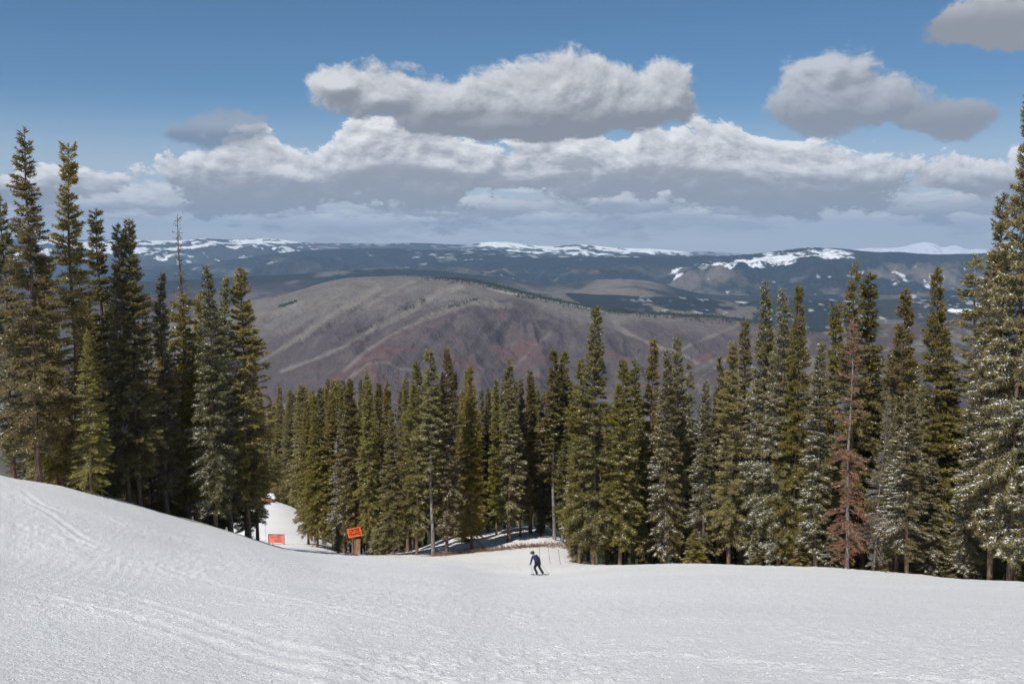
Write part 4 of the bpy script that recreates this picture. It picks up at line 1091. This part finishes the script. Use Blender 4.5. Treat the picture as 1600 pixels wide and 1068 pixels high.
    for (h, tp, lab) in ((P['har'], (.78, -.25, 0), 'ski pole trailing to the right behind the skier'), (P['hal'], (-.25, .65, 0), 'ski pole in the forward left hand of the skier')):
        a = Vector(h) + L + Vector((0, .03, .0)); b = Vector((L.x + tp[0], L.y + tp[1], 0)); b.z = gz(b.x, b.y) + .01; a = a + (a - b).normalized() * .10
        pr = empty('ski_pole', b); tag(pr, lab, 'ski pole', 'ski poles of the skier')
        bm = bmesh.new(); rod(bm, (0, 0, 0), a - b, .010, .013, 8); bm_obj('shaft', bm, M_ALU, pr)
        bm = bmesh.new(); d = (a - b).normalized(); rod(bm, d * .055, d * .075, .05, .05, 10); bm_obj('basket', bm, M_BOOT, pr)
        bm = bmesh.new(); rod(bm, (a - b) - d * .13, (a - b), .019, .017, 8); bm_obj('grip', bm, M_BOOT, pr)
build_skier()

M_ORANGE = simple('orange_panel', (0.80, 0.13, 0.035), 0.6, 0.3, 0.10, 5)
M_INK = simple('black_letters', (0.03, 0.015, 0.012), 0.7, 0.2)
def wood_build(t):
    n = nnoise(t, mapping(t, objco(t), (14, 14, 2.0)), 1.0, 5, 0.6)
    c = nmix(t, n.sm(0.3, 0.7), (0.16, 0.085, 0.045), (0.36, 0.215, 0.125))
    return pbsdf(t, c, 0.8, 0.2, bump(t, n, 0.01)).outputs[0]
M_WOOD = mat('weathered_board', wood_build)
def text_mesh(name, body, size, m, parent, loc, rot, ext=0.004):
    cu = bpy.data.curves.new(name, 'FONT'); cu.body = body; cu.size = size; cu.extrude = ext; cu.align_x = 'CENTER'; cu.align_y = 'CENTER'; cu.offset = 0.006
    o = bpy.data.objects.new(name, cu); C.objects.link(o)
    dg = bpy.context.evaluated_depsgraph_get(); dg.update(); me = bpy.data.meshes.new_from_object(o.evaluated_get(dg))
    bpy.data.objects.remove(o); me.materials.clear(); me.materials.append(m)
    q = link(name, me, parent); q.location = loc; q.rotation_euler = rot; return q
def build_sign():
    X, Y = on_ground(559, 865.5, 60, 95)
    g = gz(X, Y); root = empty('warning_sign', (X, Y, g)); tag(root, 'tilted orange trail sign reading CROSS TRAFFIC on a brown wooden post', 'sign')
    k = Y / F
    bm = bmesh.new(); box(bm, (0.02, 0.0, 0.62), (.44, .14, 1.95), None, .012); o = bm_obj('post', bm, M_WOOD, root); o.rotation_euler = (0, 0.03, 0)
    bm = bmesh.new(); box(bm, (-.27, .12, 0.72), (.10, .10, 2.1)); bm_obj('rear_post', bm, M_WOOD, root)
    tl = radians(-11.5)
    pr = empty('panel_tilt'); bpy.data.objects.remove(pr)
    W, Hh = 1.36, .92; cz = (866 - 829) * k * 1.02; cx = -4.5 * k
    # slightly bowed panel
    V = []; N = 9
    for i in range(N):
        x = (i / (N - 1) - .5) * W
        for z in (-Hh / 2, Hh / 2):
            for y in (-.10 - .035 * cos(x * 2.2), -.10 - .035 * cos(x * 2.2) + .016): V.append((x, y, z))
    Fq = []
    for i in range(N - 1):
        a = i * 4; b = a + 4
        Fq += [(a, b, b + 2, a + 2), (a + 1, a + 3, b + 3, b + 1), (a + 2, b + 2, b + 3, a + 3), (a, a + 1, b + 1, b)]
    Fq += [(0, 2, 3, 1), (N * 4 - 4, N * 4 - 3, N * 4 - 1, N * 4 - 2)]
    p = link('sign_panel', np_mesh('sign_panel', np.array(V), np.array(Fq), [M_ORANGE]), root); p.location = (cx, 0, cz); p.rotation_euler = (0, tl, 0)
    for body, dz, sz in (('CROSS', .20, .37), ('TRAFFIC', -.17, .35)):
        q = text_mesh('lettering', body, sz, M_INK, p, (0.02, -.145, dz), (pi / 2, 0, 0)); q.scale = (0.88, 1, 1)
    bm = bmesh.new(); rod(bm, (cx - .88, .02, cz + .22), (cx + 1.08, .02, cz + .62), .022, .016); bm_obj('cross_stick', bm, M_WOOD, root)
build_sign()

def mesh_cloth_build(t):
    p = objco(t)
    w = t.nodes.new('ShaderNodeTexChecker'); w.inputs['Scale'].default_value = 26; t.links.new(p, w.inputs['Vector'])
    d = pbsdf(t, (0.72, 0.13, 0.08), 0.7, 0.2)
    tr = t.nodes.new('ShaderNodeBsdfTransparent'); mx = t.nodes.new('ShaderNodeMixShader'); mx.inputs[0].default_value = 0.12
    t.links.new(d.outputs[0], mx.inputs[1]); t.links.new(tr.outputs[0], mx.inputs[2]); return mx.outputs[0]
M_BANNER = mat('orange_mesh_cloth', mesh_cloth_build)
M_BLACKTUBE = simple('dark_tube', (0.10, 0.03, 0.025), 0.5, 0.4)
M_FADED = simple('faded_print', (0.30, 0.09, 0.06), 0.8, 0.1)
def build_banner():
    X, Y = on_ground(432, 850.5, 98, 140)
    g = gz(X, Y); root = empty('slow_banner', (X, Y, g)); k = Y / F
    root.name = 'banner'; tag(root, 'red orange mesh banner in a dark frame standing on the ski run', 'banner')
    W, Hh = 25 * k, 17 * k
    V = []; Fq = []; nx, nz = 13, 7
    for j in range(nz):
        for i in range(nx):
            x = (i / (nx - 1) - .5) * W; sag = .10 * (1 - (2 * i / (nx - 1) - 1) ** 2)
            V.append((x, .05 * sin(i * .9), .10 + (Hh - .1) * j / (nz - 1) + sag * (1 - j / (nz - 1))))
    for j in range(nz - 1):
        for i in range(nx - 1): a = j * nx + i; Fq.append((a, a + 1, a + nx + 1, a + nx))
    link('mesh_cloth', np_mesh('mesh_cloth', np.array(V), np.array(Fq), [M_BANNER]), root)
    bm = bmesh.new(); rod(bm, (-W / 2, 0, Hh), (W / 2, 0, Hh - .04), .045); bm_obj('top_tube', bm, M_BLACKTUBE, root)
    for sx in (-1, 1):
        bm = bmesh.new(); rod(bm, (sx * W / 2, 0, -.4), (sx * W / 2, 0, Hh), .04); bm_obj('post', bm, M_BLACKTUBE, root)
    bm = bmesh.new(); r = random.Random(3)
    for (zr, x0, x1) in ((.74, -.34, .30), (.40, -.12, .36)):
        x = x0 * W
        while x < x1 * W:
            w = r.uniform(.06, .12); box(bm, (x, -.06, zr * Hh), (w * .55, .012, .20)); x += w + .05
    bm_obj('faded_print', bm, M_FADED, root)
build_banner()

M_BAMBOO = simple('bamboo', (0.20, 0.10, 0.06), 0.7, 0.2)
def marker(px, row, rtop, lean, lab, thick=.02, y0=60, y1=100):
    X, Y = on_ground(px, row, y0, y1); h = (row - rtop) * Y / F
    bm = bmesh.new(); rod(bm, (0, 0, -.3), (lean * h, 0, h), thick, thick * .8, 7)
    o = bm_obj('marker_pole', bm, M_BAMBOO); o.location = (X, Y, gz(X, Y)); tag(o, lab, 'pole', 'thin marker poles in the snow')
marker(843.8, 877, 850, -.06, 'thin bamboo pole closest to the skier, just right of the helmet')
marker(860.5, 880, 853, -.16, 'middle one of three thin bamboo poles right of the skier')
marker(876.5, 882, 856, -.17, 'thin bamboo pole nearest the large central spruce')
marker(415, 838, 819, 0.02, 'thin pole alone on the run left of the red banner', .018, 98, 200)

# rocks at the top of the run
def rock_build(t):
    p = geopos(t); n = nnoise(t, p, 1.2, 6, 0.65)
    c = nmix(t, n.sm(0.35, 0.65), (0.10, 0.055, 0.035), (0.30, 0.17, 0.11))
    return pbsdf(t, c, 0.9, 0.1, bump(t, n, 0.3)).outputs[0]
M_ROCK = mat('brown_rock', rock_build)
def rock(px, row, w, h, lab, seed, y0=150):
    X, Y = on_ground(px, row, y0, 300); g = gz(X, Y); k = Y / F; w *= k; h *= k
    root = empty('rock', (X, Y, g)); tag(root, lab, 'rock', 'rocks closing the top of the run')
    for nm, m, top in (('stone', M_ROCK, False), ('snow_cap', M_TSNOW, True)):
        bm = bmesh.new(); bmesh.ops.create_icosphere(bm, subdivisions=4, radius=1.0)
        P = np.array([v.co[:] for v in bm.verts]); n = fbm(P[:, 0] * 1.6 + seed, P[:, 1] * 1.6 + P[:, 2] * 2.1, seed, 4, .55)
        for v, d in zip(bm.verts, n):
            v.co *= 1 + .32 * d; v.co.x *= w / 2; v.co.y *= w / 2.4; v.co.z = v.co.z * h * .8 + h * .1
        if top:
            bmesh.ops.delete(bm, geom=[v for v in bm.verts if v.co.z < h * .50 + .35 * h * vn(np.array([v.co.x * .5]), np.array([v.co.y * .5]), seed)[0]], context='VERTS')
            for v in bm.verts: v.co.z += .14; v.co.x *= 1.02
        bm_obj(nm, bm, m, root, False)
rock(436, 782, 24, 19, 'brown rock with a snow cap at the top of the run', 3)
rock(419, 784, 24, 15, 'darker low rock left of the snow capped one at the top of the run', 5)
rock(449, 781, 9, 7, 'small rock at the right foot of the snow capped one', 8)

# brush and dead branches along the foot of the bank
def brush(name, lab, pts, ln, seed, m, nper=14, spread=.5):
    r = np.random.default_rng(seed); n = len(pts) * nper
    P = np.repeat(pts, nper, 0) + np.concatenate([r.normal(0, spread, (n, 2)), np.zeros((n, 1))], 1)
    P[:, 2] = hground(P[:, 0], P[:, 1]) - .03
    d = np.stack([r.normal(0, .9, n), r.normal(0, .5, n), np.abs(r.normal(.55, .35, n))], -1); d /= np.linalg.norm(d, axis=1, keepdims=True)
    L_ = r.uniform(.4, 1.2, n) * ln; Q = P + d * L_[:, None]
    V, T = tube(P, Q, np.full(n, .014), np.full(n, .005)); V2 = [V]; T2 = [T]; off = len(V)
    for k in range(2):
        s_ = P + d * (L_ * r.uniform(.3, .8, n))[:, None]; d2 = d + r.normal(0, .6, (n, 3)); d2 /= np.linalg.norm(d2, axis=1, keepdims=True)
        v, t_ = tube(s_, s_ + d2 * (L_ * .5)[:, None], np.full(n, .009), np.full(n, .004)); V2.append(v); T2.append(t_ + off); off += len(v)
    o = link(name, np_mesh(name, np.concatenate(V2), np.concatenate(T2), [m])); tag(o, lab, 'brush', kind='stuff')
M_BRUSH = simple('brush_twigs', (0.16, 0.095, 0.06), 0.9, 0.1, 0.4, 2)
bpts = []
for px, row in np.stack([np.linspace(676, 885, 120), np.interp(np.linspace(676, 885, 120), [676, 700, 780, 830, 885], [869, 866.5, 859.5, 854, 853])], 1):
    X, Y = on_ground(px, row, 84, 104); bpts.append((X, Y + .5, 0))
brush('brush', 'brown brush and dead twigs along the foot of the snowy bank', np.array(bpts), .45, 3, M_BRUSH)
# needle litter, twigs and dead grass under the front trees, at the snow edge
M_LITTER = simple('needle_litter', (0.10, 0.065, 0.04), 0.9, 0.1, 0.4, 3)
lp = []
for (a, b) in PLACED:
    if b < 125:
        for k in range(2): lp.append((a + random.uniform(-1, 1), b + random.uniform(-1.0, .6), 0))
brush('ground_litter', 'dead twigs and needle litter on the snow under the trees', np.array(lp), .30, 9, M_LITTER, 9, .55)
def log_(px0, r0, px1, r1, rad, lab):
    a = on_ground(px0, r0, 84, 112); b = on_ground(px1, r1, 84, 112)
    bm = bmesh.new(); A = Vector((a[0], a[1], gz(*a) + rad * .6)); B = Vector((b[0], b[1], gz(*b) + rad * .6))
    n = 7; prev = A
    pts = [A.lerp(B, i / n) + Vector((0, random.uniform(-.08, .08), random.uniform(-.03, .05))) for i in range(n + 1)]
    vv = skin('fallen_log', [tuple(p) for p in pts], [(i, i + 1) for i in range(n)], [rad * (1 - .06 * i) for i in range(n + 1)], M_BARK, None, 1)
    bm.free(); tag(vv, lab, 'log', 'fallen logs on the bank')
log_(694, 866, 745, 861.5, .13, 'fallen brown log at the left foot of the snowy bank')
log_(812, 855.5, 850, 853, .10, 'fallen dark log at the foot of the bank above the skier')

# loose snow crumbs on the near slope
def crumbs():
    r = np.random.default_rng(17); n = 26000
    Y = 6 * (34 / 6.0) ** r.uniform(0, 1, n) ** .8; U = r.uniform(-.62, .62, n); X = U * Y
    m = fbm(X / 2.0, Y / 3.2, 91, 3) + .25 * fbm(X / .5, Y / .5, 92, 2) > r.uniform(-.6, .45, n)
    X, Y = X[m], Y[m]; n = len(X); z = hground(X, Y) + track_field(X, Y)
    sz = (r.uniform(.2, 1.0, n) ** 3 * .014 + .0035) * sstep(Y, 36, 20) ** .5
    D = np.array([(1, 0, 0), (0, 1, 0), (-1, 0, 0), (0, -1, 0), (0, 0, .8), (0, 0, -.8)], float)
    V = D[None] * (1 + .45 * r.normal(size=(n, 6, 1))).clip(.4, 1.8) * sz[:, None, None] + np.stack([X, Y, z + sz * .25], -1)[:, None]
    T = np.array([(0, 1, 4), (1, 2, 4), (2, 3, 4), (3, 0, 4), (1, 0, 5), (2, 1, 5), (3, 2, 5), (0, 3, 5)])
    T = ((np.arange(n) * 6)[:, None, None] + T[None]).reshape(-1, 3)
    o = link('snow_crumbs', np_mesh('snow_crumbs', V.reshape(-1, 3), T, [M_SNOW])); tag(o, 'loose crumbs of snow scattered over the near slope', 'snow', kind='stuff')
crumbs()
